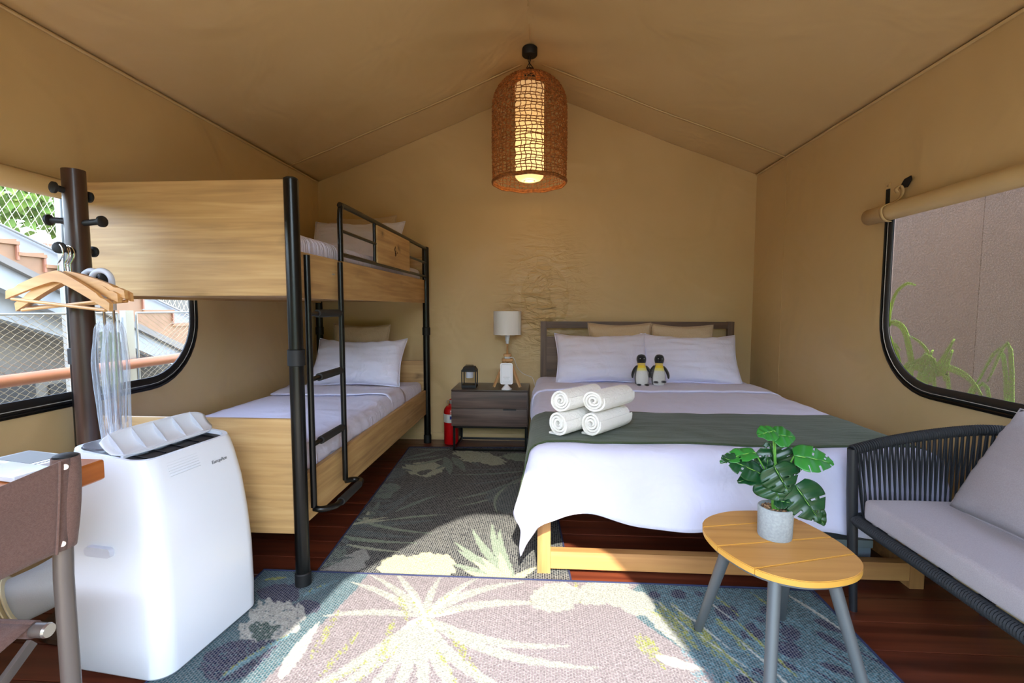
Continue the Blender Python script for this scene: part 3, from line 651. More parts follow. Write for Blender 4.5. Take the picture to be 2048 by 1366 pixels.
def pillow(name, label, cat, mat, loc, rot, w_, h_, t_, seed=0, group=None, pinch=.12, sag=.0, wr=.006):
    t = thing(name, label, cat, loc, rot, group)
    mb = MB(); nu, nv = 34, 26
    for s in (1, -1):
        def f(u, v):
            a, b = u * 2 - 1, v * 2 - 1
            ea = (1 - abs(a) ** 2.6); eb = (1 - abs(b) ** 2.6)
            th = max(0, ea * eb) ** .5
            x = a * w_ / 2 * (1 - pinch * (1 - abs(b) ** 1.6) * abs(a) ** 6 * .55); z = b * h_ / 2 * (1 - pinch * (1 - abs(a) ** 1.6) * abs(b) ** 6)
            z -= sag * (1 - a * a) * (b + 1) * .5
            e = 1 if th > 0 else 0
            fold = wr * nz3(x + seed, z, s, 9) * e + wr * 1.2 * nz3(a * 2 * abs(b) + seed, b * 5, s * 3 + seed, 2.4) * e
            rad = wr * .8 * math.sin(math.atan2(b, a) * 22 + seed) * (max(abs(a), abs(b)) ** 5) * th
            return Vector((x, s * (t_ / 2 * th) + fold + rad, z))
        mb.grid(f, nu, nv)
    bmesh.ops.remove_doubles(mb.bm, verts=mb.bm.verts, dist=.0008)
    mb.build('case', mat, t, local=True, ang=180)
    per = []
    for a, b, c, d_ in ((-1, -1, 1, -1), (1, -1, 1, 1), (1, 1, -1, 1), (-1, 1, -1, -1)):
        for i in range(14):
            u = a + (c - a) * i / 14; v = b + (d_ - b) * i / 14
            x = u * w_ / 2 * (1 - pinch * (1 - abs(v) ** 1.6) * abs(u) ** 6 * .55); z = v * h_ / 2 * (1 - pinch * (1 - abs(u) ** 1.6) * abs(v) ** 6) - sag * (1 - u * u) * (v + 1) * .5
            per.append((x, 0, z))
    MB().tube(per, .004, 6, closed=True).build('seam_edge', mat, t, local=True)
    return t
R = math.radians
pillow('pillow', 'white pillow leaning at the head of the lower bunk', 'pillow', 'pillow_white', (-1.41, -.43, .705), (R(-38), R(0), R(2)), .70, .43, .15, 1, wr=.012, sag=.03)
pillow('cushion', 'tan cushion behind the white pillow on the lower bunk', 'cushion', 'tan', (-1.475, -.22, .78), (R(-12), R(1), R(0)), .47, .42, .13, 4, wr=.008)
pillow('pillow', 'white pillow leaning on the top bunk behind the guard rail', 'pillow', 'pillow_white', (-1.41, -.42, 1.60), (R(-30), R(0), R(2)), .70, .42, .14, 9, wr=.012, sag=.02)
pillow('cushion', 'tan cushion behind the white pillow on the top bunk', 'cushion', 'tan', (-1.42, -.20, 1.635), (R(-12), R(-2), R(0)), .50, .44, .13, 11)

# ------------------------------------------------------------------ double bed
BX0, BX1, BYF = -.018, 1.521, -2.06
bd = thing('double_bed', 'wooden double bed with slatted-gap headboard and low foot rail', 'bed', ((BX0 + BX1) / 2, -1.05, 0))
for x in (BX0, BX1 - .05):
    MB().box((x, -.085, 0), (x + .05, -.045, 1.008), .002).build('headboard_post', 'bedwood_z', bd)
MB().box((BX0 + .05, -.08, .952), (BX1 - .05, -.045, 1.006), .002).build('headboard_rail', 'bedwood_x', bd)
MB().box((BX0 + .05, -.075, .30), (BX1 - .05, -.050, .882), .002).build('headboard_panel', 'bedwood_x', bd)
for x in (.46, 1.0):
    MB().box((x, -.078, .880), (x + .045, -.048, .954), .001).build('headboard_block', 'bedwood_z', bd)
for x in (BX0, BX1 - .055):
    MB().box((x, BYF, 0 if x > 0 else .008), (x + .055, BYF + .12, .36), .003).build('foot_leg', 'bedfoot_z', bd)
MB().box((BX0 + .055, BYF + .003, .030), (BX1 - .055, BYF + .045, .104), .003).build('foot_rail', 'bedfoot_x', bd)
MB().box((BX0 + .004, BYF + .12, .030), (BX0 + .03, -.09, .104), .002).build('side_runner', 'bedfoot_x', bd)
MB().box((BX1 - .03, BYF + .12, .030), (BX1 - .004, -.09, .104), .002).build('side_runner', 'bedfoot_x', bd)
for x in (BX0 + .002, BX1 - .03):
    MB().box((x, BYF + .12, .27), (x + .028, -.09, .36), .002).build('side_rail', 'bedfoot_x', bd)
MB().box((BX0 + .055, BYF + .01, .28), (BX1 - .055, BYF + .04, .36), .002).build('end_rail', 'bedfoot_x', bd)
for i in range(11):
    yy = BYF + .1 + i * .17
    MB().box((BX0 + .03, yy, .335), (BX1 - .03, yy + .07, .35)).build('slat', 'bedfoot_x', bd)
qm = soft_box((BX0 + .005, BYF + .01, .361), (BX1 - .005, -.09, .525), .05, .004).build('mattress', 'sheet'); tag(qm, 'white mattress of the double bed under the duvet', 'mattress')
TOP = .553
def drape(s, t, w0, w1, yend, lift, seed=0):
    """cloth over the bed: s, t are lengths along the cloth; past an edge it rolls over and hangs"""
    R0 = .055
    dx = max(0, s - (w1 - R0)) - max(0, (w0 + R0) - s); sx = 1 if dx >= 0 else -1; adx = abs(dx); dy = max(0, (yend + R0) - t)
    x = min(max(s, w0 + R0), w1 - R0); y = max(t, yend + R0); rho = math.hypot(adx, dy)
    z = TOP + .010 * nz3(s, t, seed, 2.2) + .004 * nz3(s, t, seed + 3, 9)
    if rho > 0:
        ux, uy = adx / rho * sx, -dy / rho; arc = R0 * PI / 2
        both = min(adx, dy) / rho
        if rho < arc: a = rho / R0; out = R0 * math.sin(a); dz = R0 * (1 - math.cos(a))
        else:
            e = rho - arc; fl = (.05 + .20 * math.exp(-max(0, t - YE) / .22) if dy <= 0 else .24) - .10 * both; out = R0 + e * fl; dz = R0 + e * math.sqrt(1 - min(.9, fl * fl))
        rip = min(1, max(0, rho - .04) / .15)
        out += rip * (.010 * math.sin((s if dy > adx else t) * 21 + seed + 2.5 * nz3(s, t, 0, 2)) + .012 * nz3(s, t, seed + 9, 4))
        x += ux * out; y += uy * out; z -= dz
    n = Vector((0, 0, 1)) if rho == 0 else Vector((ux, uy, .35)).normalized()
    p = Vector((x, y, z)) + n * lift
    return p
W0, W1, YE = -.045, 1.545, -2.115
def hemline(s): return YE - .265 + .012 * math.sin(s * 9) + .035 * math.exp(-((s - .2) / .14) ** 2)
mb = MB()
def duv(u, v):
    s = W0 - .27 + (W1 - W0 + .50) * u; t0 = hemline(s); t = -.16 + (t0 + .16) * v ** 1
    hemz = t
    return drape(s, t, W0, W1, YE, .004, 1)
mb.grid(duv, 110, 130)
dv = mb.build('duvet', 'sheet', thick=.010); tag(dv, 'white duvet draped over the double bed, corner hanging in the sun', 'duvet')
# turned down top fold
mb = MB(); mb.grid(lambda u, v: drape(W0 - .20 + (W1 - W0 + .38) * u, -.50 - .32 * v, W0, W1, YE, .016 + .006 * math.sin(v * PI), 1), 80, 14)
mb.build('turned_hem', 'sheet', dv, thick=.010)
mb = MB()
def run(u, v):
    s = W0 - .285 + (W1 - W0 + .53) * u; t = -1.445 - .035 * (1 - u) - .575 * v + .012 * math.sin(u * 7) * (1 - v)
    return drape(s, t, W0, W1, YE, .014, 1)
mb.grid(run, 110, 40)
rn = mb.build('bed_runner', 'green', thick=.006); tag(rn, 'dark olive green runner across the foot of the double bed', 'bed runner')
pillow('pillow', 'left white pillow standing against the double bed headboard', 'pillow', 'pillow_white', (.455, -.30, .735), (R(-32), 0, R(2)), .72, .43, .17, 21, wr=.010, sag=.02)
pillow('pillow', 'right white pillow standing against the double bed headboard', 'pillow', 'pillow_white', (1.115, -.30, .73), (R(-32), R(1), R(-2)), .72, .43, .17, 25, wr=.010, sag=.02)
pillow('cushion', 'left tan cushion behind the white pillows on the double bed', 'cushion', 'tan', (.61, -.155, .80), (R(-10), 0, 0), .50, .40, .12, 31)
pillow('cushion', 'right tan cushion behind the white pillows on the double bed', 'cushion', 'tan', (1.10, -.155, .80), (R(-10), R(1), 0), .48, .38, .12, 35)

# ------------------------------------------------------------------ towels on the runner
tdir = (at(1254, 833, 'z', .63) - at(1173, 849, 'z', .63)); tlen = .25; tang = math.atan2(tdir.y, tdir.x)
def towel(c, r, label, seed, squash=.92, ang=0, ln=.25, tail=True):
    """rolled towel: a thick spiral ribbon; local x runs along the roll"""
    t = thing('rolled_towel', label, 'towel', c, (0, 0, tang + ang), 'rolled towels stacked on the bed runner')
    mb = MB(); turns = 3.3; N = 110; th = r / (turns + .6)
    def cen(i):
        f = i / (N - 1); a = f * turns * 2 * PI; rad = th * .55 + (r - th * .5 - th * .55) * f; wob = 1 + .06 * math.sin(a * 2 + seed)
        return Vector((math.cos(-a - 1.6) * rad * wob, math.sin(-a - 1.6) * rad * squash * wob))
    C = [cen(i) for i in range(N)]; nx = 14
    if tail:
        e = C[-1]
    rows = []
    for i in range(N):
        d_ = (C[min(i + 1, N - 1)] - C[max(i - 1, 0)]).normalized(); n_ = Vector((-d_.y, d_.x))
        tt = th * .37 * (1 if 3 < i < N - 3 else .6)
        row = []
        for side in (1, -1):
            rr = []
            for k in range(nx + 1):
                x = ln * k / nx; edge = math.sin(min(1, min(k, nx - k) / 1.2) * PI / 2) * .25 + .75
                shift = .004 * math.sin(i * .09 + seed) * (1 if k == 0 else (-1 if k == nx else 0))
                p = C[i] + n_ * tt * side * edge
                rr.append(mb.bm.verts.new((x + shift + .003 * nz3(p.x, p.y, k + seed, 30), p.x + .0015 * nz3(x, i, seed, 40), p.y + .0015 * nz3(x, i, seed + 5, 40))))
            row.append(rr)
        rows.append(row)
    for i in range(N - 1):
        a, b = rows[i], rows[i + 1]
        for k in range(nx):
            mb.bm.faces.new((a[0][k], b[0][k], b[0][k + 1], a[0][k + 1])); mb.bm.faces.new((a[1][k], a[1][k + 1], b[1][k + 1], b[1][k]))
        for k in (0, nx): mb.bm.faces.new((a[0][k], a[1][k], b[1][k], b[0][k]))
    for i in (0, N - 1):
        for k in range(nx): mb.bm.faces.new((rows[i][0][k], rows[i][0][k + 1], rows[i][1][k + 1], rows[i][1][k]))
    mb.build('towel_roll', 'towel', t, local=True, ang=60)
    if tail:
        MB().box((.01, -.005, -r * squash - .0015), (ln - .005, r * .95, -r * squash + .0075), .003).build('loose_end', 'towel', t, local=True)
    return t
tang = R(50); r0 = .059; zb = .578 + r0 * .92
pB = at(1182, 847, 'z', zb); pA = pB + Vector((-.140, -.004, 0))
towel(pA, r0, 'rolled white towel, lower left of the stack of four', 1)
towel(pB, r0, 'rolled white towel, lower right of the stack of four', 2.2)
zt = zb + .098
towel(at(1186, 802, 'z', zt) + Vector((-.136, .004, 0)), r0 * .98, 'rolled white towel, upper left of the stack of four', 3.1, tail=False)
towel(at(1186, 802, 'z', zt), r0, 'rolled white towel, upper right of the stack of four', 4.4, tail=False)

# ------------------------------------------------------------------ plush penguins
def attrmat():
    t = NT('plush'); a = t.n('Attribute', attribute_name='Col'); t.l(a.outputs['Color'], t.b.inputs['Base Color']); t.b.inputs['Roughness'].default_value = .95; t.b.inputs['Sheen Weight'].default_value = .4
    nz = t.n('TexNoise', Scale=260.0, Detail=3.0); t.l(t.coord(), nz.inputs['Vector']); t.bump(nz.outputs['Fac'], .003); M['plush'] = t.m
attrmat()
def penguin(px, label, tilt, footup):
    b = at(px, 775, 'y', -.60); b.z = TOP + .014; S = 1.0
    t = thing('plush_penguin', label, 'plush toy', b, (R(-7), R(tilt), 0))
    prof = [(0, .0), (.025, .002), (.040, .012), (.047, .035), (.048, .065), (.044, .095), (.036, .125), (.029, .145), (.0265, .155), (.029, .165), (.033, .18), (.0335, .195), (.029, .211), (.018, .222), (0, .226)]
    sm = smooth_path([(p[0], 0, p[1]) for p in prof], 3)
    mb = MB().lathe([(max(0, p.x), p.z) for p in sm], (0, 0, 0), 32, 1, .82)
    o = mb.build('body', 'plush', t, local=True, ang=180); me = o.data
    ca = me.color_attributes.new('Col', 'FLOAT_COLOR', 'POINT')
    for i, v in enumerate(me.vertices):
        x, y, z = v.co; a = abs(math.atan2(x, -y))
        if z > .163: c = lin('15161b')
        elif z > .148: c = lin('e0c060') if a < 1.9 else lin('15161b')
        elif a < 1.25 - .15 * (z / .2): c = lin('f0d12a') if z > .128 else (lin('e6dc7c') if z > .112 else lin('d9d8d2'))
        else: c = lin('15161b')
        ca.data[i].color = c
    for s in (-1, 1):
        # wing: flattened drooping flipper
        w_ = MB().tube(smooth_path([(s * .030, 0, .142), (s * .050, -.006, .115), (s * .063, -.012, .085), (s * .066, -.016, .058)], 4), [.010, .0125, .014, .0145, .015, .015, .0148, .0145, .0135, .0125, .011, .009, .006], 10, flat=.45)
        w_.build('wing', 'plush_black', t, local=True)
        zf = .012 if not footup else (.030 if s < 0 else .036)
        MB().lathe([(0, 0), (.014, .0), (.0175, .007), (.014, .014), (0, .016)], (s * .027, -.045, zf - .008), 14, 1, 1.5).build('foot', 'plush_black', t, local=True)
        MB().ico((s * .0135, -.0262, .194), .0034, 1).build('eye', 'label_white', t, local=True)
    MB().cyl((0, -.026, .183), (0, -.043, .179), .0065, .001, 10).build('beak', 'beak', t, local=True)
    return t
penguin(1283, 'plush emperor penguin sitting upright, left of the two on the bed', 0, False)
penguin(1316, 'plush emperor penguin leaning with feet up, right of the two on the bed', 3, True)

# ------------------------------------------------------------------ bedside cabinet and what is on it
NX0, NX1, NZ = -.703, -.108, .488
ns = thing('bedside_cabinet', 'dark walnut two-drawer bedside cabinet on black metal frame', 'cabinet', ((NX0 + NX1) / 2, -.2, 0))
MB().box((NX0, -.372, .205), (NX1, -.022, NZ - .012), .002).build('carcass', 'walnut', ns)
MB().box((NX0, -.38, NZ - .012), (NX1, -.02, NZ), .002).build('cabinet_top', 'walnut_top', ns)
d1 = MB().box((NX0 + .002, -.388, .349), (NX1 - .010, -.370, NZ - .014), .0015).build('drawer', 'walnut', ns)
d2 = MB().box((NX0 + .002, -.388, .207), (NX1 - .010, -.370, .343), .0015).build('drawer', 'walnut', ns)
MB().box((-.30, -.3895, .333), (-.20, -.380, .3435)).build('finger_pull', 'black_matte', d2)
fr = MB()
for x in (NX0 + .012, NX1 - .026):
    for yy in (-.378, -.04): fr.box((x, yy, .006 if yy < -.3 else 0), (x + .016, yy + .016, .205))
    fr.box((x, -.378, .006), (x + .016, -.024, .022)); fr.box((x, -.378, .190), (x + .016, -.024, .205))
for yy in (-.378, -.04):
    fr.box((NX0 + .012, yy, .006), (NX1 - .01, yy + .016, .022)); fr.box((NX0 + .012, yy, .190), (NX1 - .01, yy + .016, .205))
fr.build('metal_frame', 'black_metal', ns, smooth=False)
# lantern
lc = at(945, 768, 'z', NZ); ltn = thing('lantern', 'small black lantern with frosted candle on the bedside cabinet', 'lantern', (lc.x, -.245, NZ))
def lb(a, b, n, m_='black_matte', par=ltn, bev=.001): return MB().box(a, b, bev).build(n, m_, par, local=True)
h = .058
base = lb((-h, -h, 0), (h, h, .022), 'lantern_base')
for x in (-h, h - .008):
    for yy in (-h, h - .008): lb((x, yy, .022), (x + .008, yy + .008, .135), 'lantern_post')
lb((-h, -h, .128), (h, h, .140), 'lantern_rim')
MB().prism([(-h, -h, .14), (h, -h, .14), (h, h, .14), (-h, h, .14)], (0, 0, .001)).build('roof_plate', 'black_matte', ltn, local=True)
mb = MB(); a = [mb.bm.verts.new((x * h * .94, y_ * h * .94, .14)) for x, y_ in ((-1, -1), (1, -1), (1, 1), (-1, 1))]; b = [mb.bm.verts.new((x * h * .72, y_ * h * .72, .166)) for x, y_ in ((-1, -1), (1, -1), (1, 1), (-1, 1))]
for i in range(4): mb.bm.faces.new((a[i], a[(i + 1) % 4], b[(i + 1) % 4], b[i]))
mb.bm.faces.new(b); mb.bm.faces.new(a[::-1]); mb.build('lantern_roof', 'black_matte', ltn, smooth=False, local=True)
MB().tube([(-.03, 0, .166), (-.03, 0, .176), (.03, 0, .176), (.03, 0, .166)], .003, 6).build('carry_handle', 'black_matte', ltn, local=True)
MB().lathe([(0, .075), (.028, .075), (.031, .08), (.031, .126), (0, .127)], (0, 0, 0), 24).build('frosted_candle', 'led', ltn, local=True)
# table lamp: wooden tripod and white drum shade
lx = -.281; ly = -.20
tl = thing('table_lamp', 'table lamp with wooden tripod and white drum shade on the bedside cabinet', 'lamp', (lx, ly, NZ))
sh = MB(); sh.lathe([(.108, .418), (.110, .418), (.110, .603), (.108, .603), (.1075, .60), (.1075, .42)], (0, 0, 0), 48)
shd = sh.build('lamp_shade', 'white_matte', tl, local=True)
MB().box((.0975 * .9, -.065, .420), (.0975 * .9 + .004, -.060, .601)).build('shade_seam', 'label_white', shd, local=True)
mb = MB(); 
for a_ in (20, 160, 270): mb.cyl((0, 0, .395), (.106 * math.cos(R(a_)), .106 * math.sin(R(a_)), .425), .0015, seg=5)
mb.build('shade_wire', 'silver', tl, local=True)
MB().lathe([(0, .345), (.012, .345), (.013, .365), (.017, .37), (.017, .388), (.019, .39), (.019, .412), (0, .413)], (0, 0, 0), 20).build('bulb_socket', 'white_plastic', tl, local=True)
MB().ico((0, 0, .455), .03, 2, (1, 1, 1.2)).build('bulb', 'led', tl, local=True)
mb = MB()
for i in range(14): mb.lathe([(0, 0), (.0075, .001), (.0088, .004), (.0075, .0065), (0, .0075)], (0, 0, .255 + i * .0066), 12)
mb.build('wooden_screw', 'lampwood', tl, local=True)
MB().lathe([(0, .243), (.031, .243), (.033, .247), (.033, .258), (.031, .262), (0, .262)], (0, 0, 0), 28).build('upper_disc', 'lampwood', tl, local=True)
MB().lathe([(0, .225), (.022, .226), (.025, .234), (.022, .243), (0, .243)], (0, 0, 0), 24).build('cord_winding', 'white_plastic', tl, local=True)
MB().lathe([(0, .203), (.042, .203), (.046, .207), (.046, .219), (.042, .225), (0, .225)], (0, 0, 0), 28).build('lower_disc', 'lampwood', tl, local=True)
for a_ in (205, 335, 90):
    ca_, sa_ = math.cos(R(a_)), math.sin(R(a_)); mb = MB(); p0 = Vector((.024 * ca_, .024 * sa_, .212)); p1 = Vector((.115 * ca_, .115 * sa_, .0))
    q = Vector((-sa_, ca_, 0)); n_ = (p1 - p0).normalized().cross(q)
    mb.prism([p0 + q * .011 + n_ * .007, p0 - q * .011 + n_ * .007, p0 - q * .011 - n_ * .007, p0 + q * .011 - n_ * .007], p1 - p0 + Vector((0, 0, .003)))
    mb.build('lamp_leg', 'lampwood', tl, smooth=False, local=True)
cp = smooth_path([(.02, -.005, .233), (.045, -.01, .235), (.06, 0, .21), (.08, .02, .15), (.12, .06, .10), (.165, .09, .075), (.20, .12, .05), (.225, .13, -.05), (.232, .12, -.20), (.215, .13, -.38), (.235, .11, -.455), (.27, .10, -.475)], 8)
MB().tube(cp, .0022, 6).build('power_cord', 'white_matte', tl, local=True)
# white sign stand in front of the lamp
pc = at(1013, 777, 'z', NZ)
sg = thing('sign_stand', 'small white information sign on round foot before the table lamp', 'sign', (-.278, -.335, NZ))
MB().lathe([(0, 0), (.040, 0), (.042, .005), (.036, .010), (.014, .034), (.010, .040), (0, .041)], (0, 0, 0), 28).build('sign_foot', 'white_plastic', sg, local=True)
def rrect(w_, h_, r, cz, n=5):
    o = []
    for cx, cz_, a0 in ((w_ / 2 - r, h_ / 2 - r, 0), (-w_ / 2 + r, h_ / 2 - r, 90), (-w_ / 2 + r, -h_ / 2 + r, 180), (w_ / 2 - r, -h_ / 2 + r, 270)):
        for i in range(n + 1):
            a = R(a0 + 90 * i / n); o.append((cx + r * math.cos(a), cz + cz_ + r * math.sin(a)))
    return o
MB().prism([(p[0], .004, p[1]) for p in rrect(.098, .165, .014, .122)], (0, -.008, 0)).build('sign_plate', 'white_plastic', sg, smooth=False, local=True)
mb = MB()
for (x0, x1, z0, z1) in ((-.037, -.036, .050, .192), (.036, .037, .050, .192), (-.037, .037, .191, .192), (-.037, .037, .050, .051), (-.02, .02, .082, .083), (-.025, .025, .095, .0965), (-.03, .03, .064, .0645)):
    mb.box((x0, -.0055, z0), (x1, -.004, z1))
mb.build('printed_border', 'grey_text', sg, local=True)
# fire extinguisher
fe = thing('fire_extinguisher', 'red fire extinguisher on the floor beside the bedside cabinet', 'extinguisher', (-.748, -.155, 0))
MB().lathe([(0, .004), (.055, .004), (.060, .012), (.060, .27), (.056, .292), (.040, .312), (.020, .322), (.018, .335), (0, .336)], (0, 0, 0), 32).build('cylinder_body', 'red', fe, local=True)
MB().lathe([(.0605, .186), (.061, .187), (.061, .254), (.0605, .255)], (0, 0, 0), 32).build('white_label', 'label_white', fe, local=True)
mb = MB(); mb.lathe([(.0612, .215), (.0616, .216), (.0616, .240), (.0612, .241)], (0, 0, 0), 32)
bmesh.ops.delete(mb.bm, geom=[v for v in mb.bm.verts if v.co.x < -.006], context='VERTS'); mb.build('blue_band', 'label_blue', fe, local=True)
MB().cyl((0, 0, .33), (0, 0, .365), .015, seg=14).build('valve', 'silver', fe, local=True)
MB().prism([(-.012, -.008, .355), (.03, -.008, .365), (.065, -.008, .395), (.065, -.008, .405), (.02, -.008, .385), (-.012, -.008, .37)], (0, .016, 0)).build('squeeze_handle', 'red', fe, smooth=False, local=True)
MB().tube([(-.022 + .014 * math.cos(a_ * PI / 8), -.012, .352 + .014 * math.sin(a_ * PI / 8)) for a_ in range(16)], .002, 6, closed=True).build('safety_ring', 'silver', fe, local=True)
MB().tube(smooth_path([(.015, 0, .345), (.04, .01, .33), (.066, .02, .27), (.07, .02, .15), (.068, .02, .06)], 5), .007, 8).build('rubber_hose', 'black_matte', fe, local=True)

# ------------------------------------------------------------------ pendant lamp
PY = -.62; pcx = at(1059, 250, 'y', PY).x
pl = thing('pendant_lamp', 'woven rattan bell pendant lamp hanging from the tent ridge', 'lamp', (pcx, PY, 2.0))
PC = Vector((pcx, PY, 0)); 
def pz(y_): return at(1059, y_, 'y', PY).z
ztop = pz(150); zbot = pz(367); RB = .252
MB().lathe([(0, 0), (.048, 0), (.052, .006), (.052, .050), (0, .052)], (pcx, PY, pz(112)), 28).build('ceiling_rose', 'black_matte', pl)
mb = MB()
zc = pz(112); zk = ztop + .035
mb.tube(smooth_path([(pcx, PY, zc), (pcx + .004, PY, zc - .03), (pcx - .022, PY, zc - .08), (pcx - .02, PY, zk)], 5), .003, 6)
mb.tube(smooth_path([(pcx - .01, PY, zc), (pcx - .008, PY, zc - .035), (pcx + .024, PY, zc - .08), (pcx + .02, PY, zk)], 5), .003, 6)
mb.cyl((pcx, PY, zc), (pcx, PY, zk - .03), .003, seg=6)
mb.build('cord', 'black_matte', pl)
MB().lathe([(0, -.02), (.036, -.02), (.034, .02), (.024, .040), (0, .042)], (pcx, PY, ztop), 20).build('top_knot', 'rope_dark', pl)
H_ = ztop - zbot; DH = .215
def prof(t):
    """t 0 at crown .. 1 at rim -> radius, z"""
    if t < .35:
        a = t / .35 * PI / 2; return RB * math.sin(a) ** .85, ztop - DH * (1 - math.cos(a))
    f = (t - .35) / .65; return RB * (1 + .012 * math.sin(f * PI) - .012 * f), ztop - DH - (H_ - DH) * f
random.seed(4)
mb = MB(); NV = 46; NR = 36
for k in range(NV):
    a0 = 2 * PI * k / NV; sd = random.random() * 9; p = []
    for i in range(46):
        t_ = .03 + .97 * i / 45; r_, z = prof(t_); a = a0 + .030 * nz3(t_ * 7, sd, 0) + .02 * math.sin(t_ * 60 + sd)
        rr = r_ + .004 * (1 if (i + k) % 2 else -1) + .003 * nz3(t_ * 9, sd, 3)
        p.append((pcx + rr * math.cos(a), PY + rr * math.sin(a), z))
    mb.tube(p, .0026 + .0012 * random.random(), 4, cap=False)
for k in range(NR):
    sd = random.random() * 9; p = []; t0 = .06 + .94 * (k + .3 * random.random()) / NR
    for i in range(84):
        a = 2 * PI * i / 84; t_ = min(1, t0 + .007 * math.sin(a * 5 + sd) + .008 * nz3(math.cos(a) * 3, math.sin(a) * 3, sd)); r_, z = prof(t_)
        rr = r_ + .004 * (1 if (i + k) % 2 else -1); p.append((pcx + rr * math.cos(a), PY + rr * math.sin(a), z))
    mb.tube(p, .0026 + .0012 * random.random(), 4, closed=True)
stuff(mb.build('woven_shade', 'rattan', pl))
mb = MB()
for rr, zz in ((RB, zbot), (RB + .003, zbot + .010), (RB - .003, zbot + .016)): mb.tube([(pcx + rr * math.cos(2 * PI * i / 60), PY + rr * math.sin(2 * PI * i / 60), zz + .003 * math.sin(i)) for i in range(60)], .0065, 6, closed=True)
mb.build('rim', 'rattan', pl)
zd = pz(352)
MB().lathe([(.035, zd - .034), (.055, zd - .034), (.080, zd - .026), (.096, zd - .008), (.099, zd + .02), (.099, zd + .60), (.09, zd + .605), (.088, zd + .02), (.035, zd - .03)], (pcx, PY, 0), 32).build('paper_diffuser', 'diffuser', pl)
MB().tube([(pcx + .037 * math.cos(2 * PI * i / 30), PY + .037 * math.sin(2 * PI * i / 30), zd - .034) for i in range(30)], .003, 6, closed=True).build('diffuser_ring', 'grey_text', pl)
bl = bpy.data.lights.new('bulb', 'POINT'); bl.energy = .9; bl.color = (1, .62, .28); bl.shadow_soft_size = .05
bo = bpy.data.objects.new('bulb', bl); COL.objects.link(bo); bo.location = (pcx, PY, zd - .06)
pl.location = (pcx, PY, 2.0)

# ------------------------------------------------------------------ coat stand, hangers, umbrellas
CX, CY = -1.605, -2.42
cs = thing('coat_stand', 'dark brown wooden coat stand with black pegs in front of the bunk bed', 'coat stand', (CX, CY, 0))
MB().lathe([(0, 0), (.16, 0), (.165, .006), (.16, .018), (.05, .03), (.045, .035), (0, .035)], (CX, CY, 0), 36).build('stand_foot', 'polewood', cs)
MB().tube([(CX, CY, .03), (CX, CY, .8), (CX, CY, 1.588)], [.036, .036, .033], 28).build('stand_pole', 'polewood', cs)
def pegat(px, py, dy, n=1):
    e = at(px, py, 'y', CY + dy); d_ = Vector((e.x - CX, e.y - CY, 0)).normalized(); p0 = Vector((CX, CY, e.z - .004)) + d_ * .025
    p = MB().cyl(p0, e - d_ * .012, .0105, .0105, 14).build('peg', 'black_matte', cs)
    mb = MB(); mb.tube([e - d_ * .014, e - d_ * .008, e, e + d_ * .003], [.011, .019, .019, .015], 18); mb.build('peg_knob', 'black_matte', p)
    return e
e1 = pegat(104, 374, -.06); pegat(180, 395, .05); pegat(95, 440, -.01); pegat(206, 443, -.01); e3 = pegat(117, 495, -.10); pegat(189, 504, .06); e4 = pegat(212, 556, -.035)
def hanger(cx, cy, cz, yaw, roll, label, pitch=0):
    t = thing('clothes_hanger', label, 'hanger', (cx, cy, cz), (R(pitch), R(roll), R(yaw)), 'wooden hangers on the coat stand')
    # local x along the shoulders, z up; origin at the hook's inside top
    W_ = .215; up = []; dn = []
    for i in range(13):
        f = i / 12; x = W_ * f; up.append((x, -.085 - .085 * f ** 1.25 + (.006 * math.cos(f * 12) * (f > .75)))); 
        dn.append((x, -.085 - .034 + .006 * f - .085 * f ** 1.15 - .0 if f > .05 else -.122))
    up[-1] = (W_, up[-1][1] - .006)
    poly = [(-x, z) for x, z in up[::-1]] + up[1:] + [(x, z) for x, z in dn[::-1]] + [(-x, z) for x, z in dn[1:]]
    MB().prism([(p[0], -.006, p[1]) for p in poly], (0, .012, 0)).build('shoulder', 'hanger', t, smooth=False, local=True)
    MB().cyl((-W_ + .02, 0, -.196), (W_ - .02, 0, -.196), .0055, seg=10).build('trouser_bar', 'hanger', t, local=True)
    hk = [(.0, 0, -.086), (.0, 0, -.062), (.010, 0, -.048), (.018, 0, -.032), (.016, 0, -.012), (.002, 0, .001), (-.014, 0, -.006), (-.020, 0, -.022)]
    MB().tube(smooth_path(hk, 5), .0022, 7).build('hook', 'chrome', t, local=True)
    return t
pk = Vector((CX, CY, e3.z)); dk = (e3 - pk); dk.z = 0; dk.normalize(); L3 = (e3 - pk).length
for i, (f, yaw, roll, lab) in enumerate(((.80, -8, 5.5, 'wooden hanger nearest the peg end, front of the bunch'), (.62, -5, -5.5, 'wooden hanger second from the front of the bunch'), (.46, -11, -2.5, 'wooden hanger third from the front of the bunch'), (.32, -3, -3.5, 'wooden hanger hanging closest to the coat stand pole'))):
    p = pk + dk * (L3 * f + .02); hanger(p.x, p.y, p.z + .0105, yaw, roll, lab)
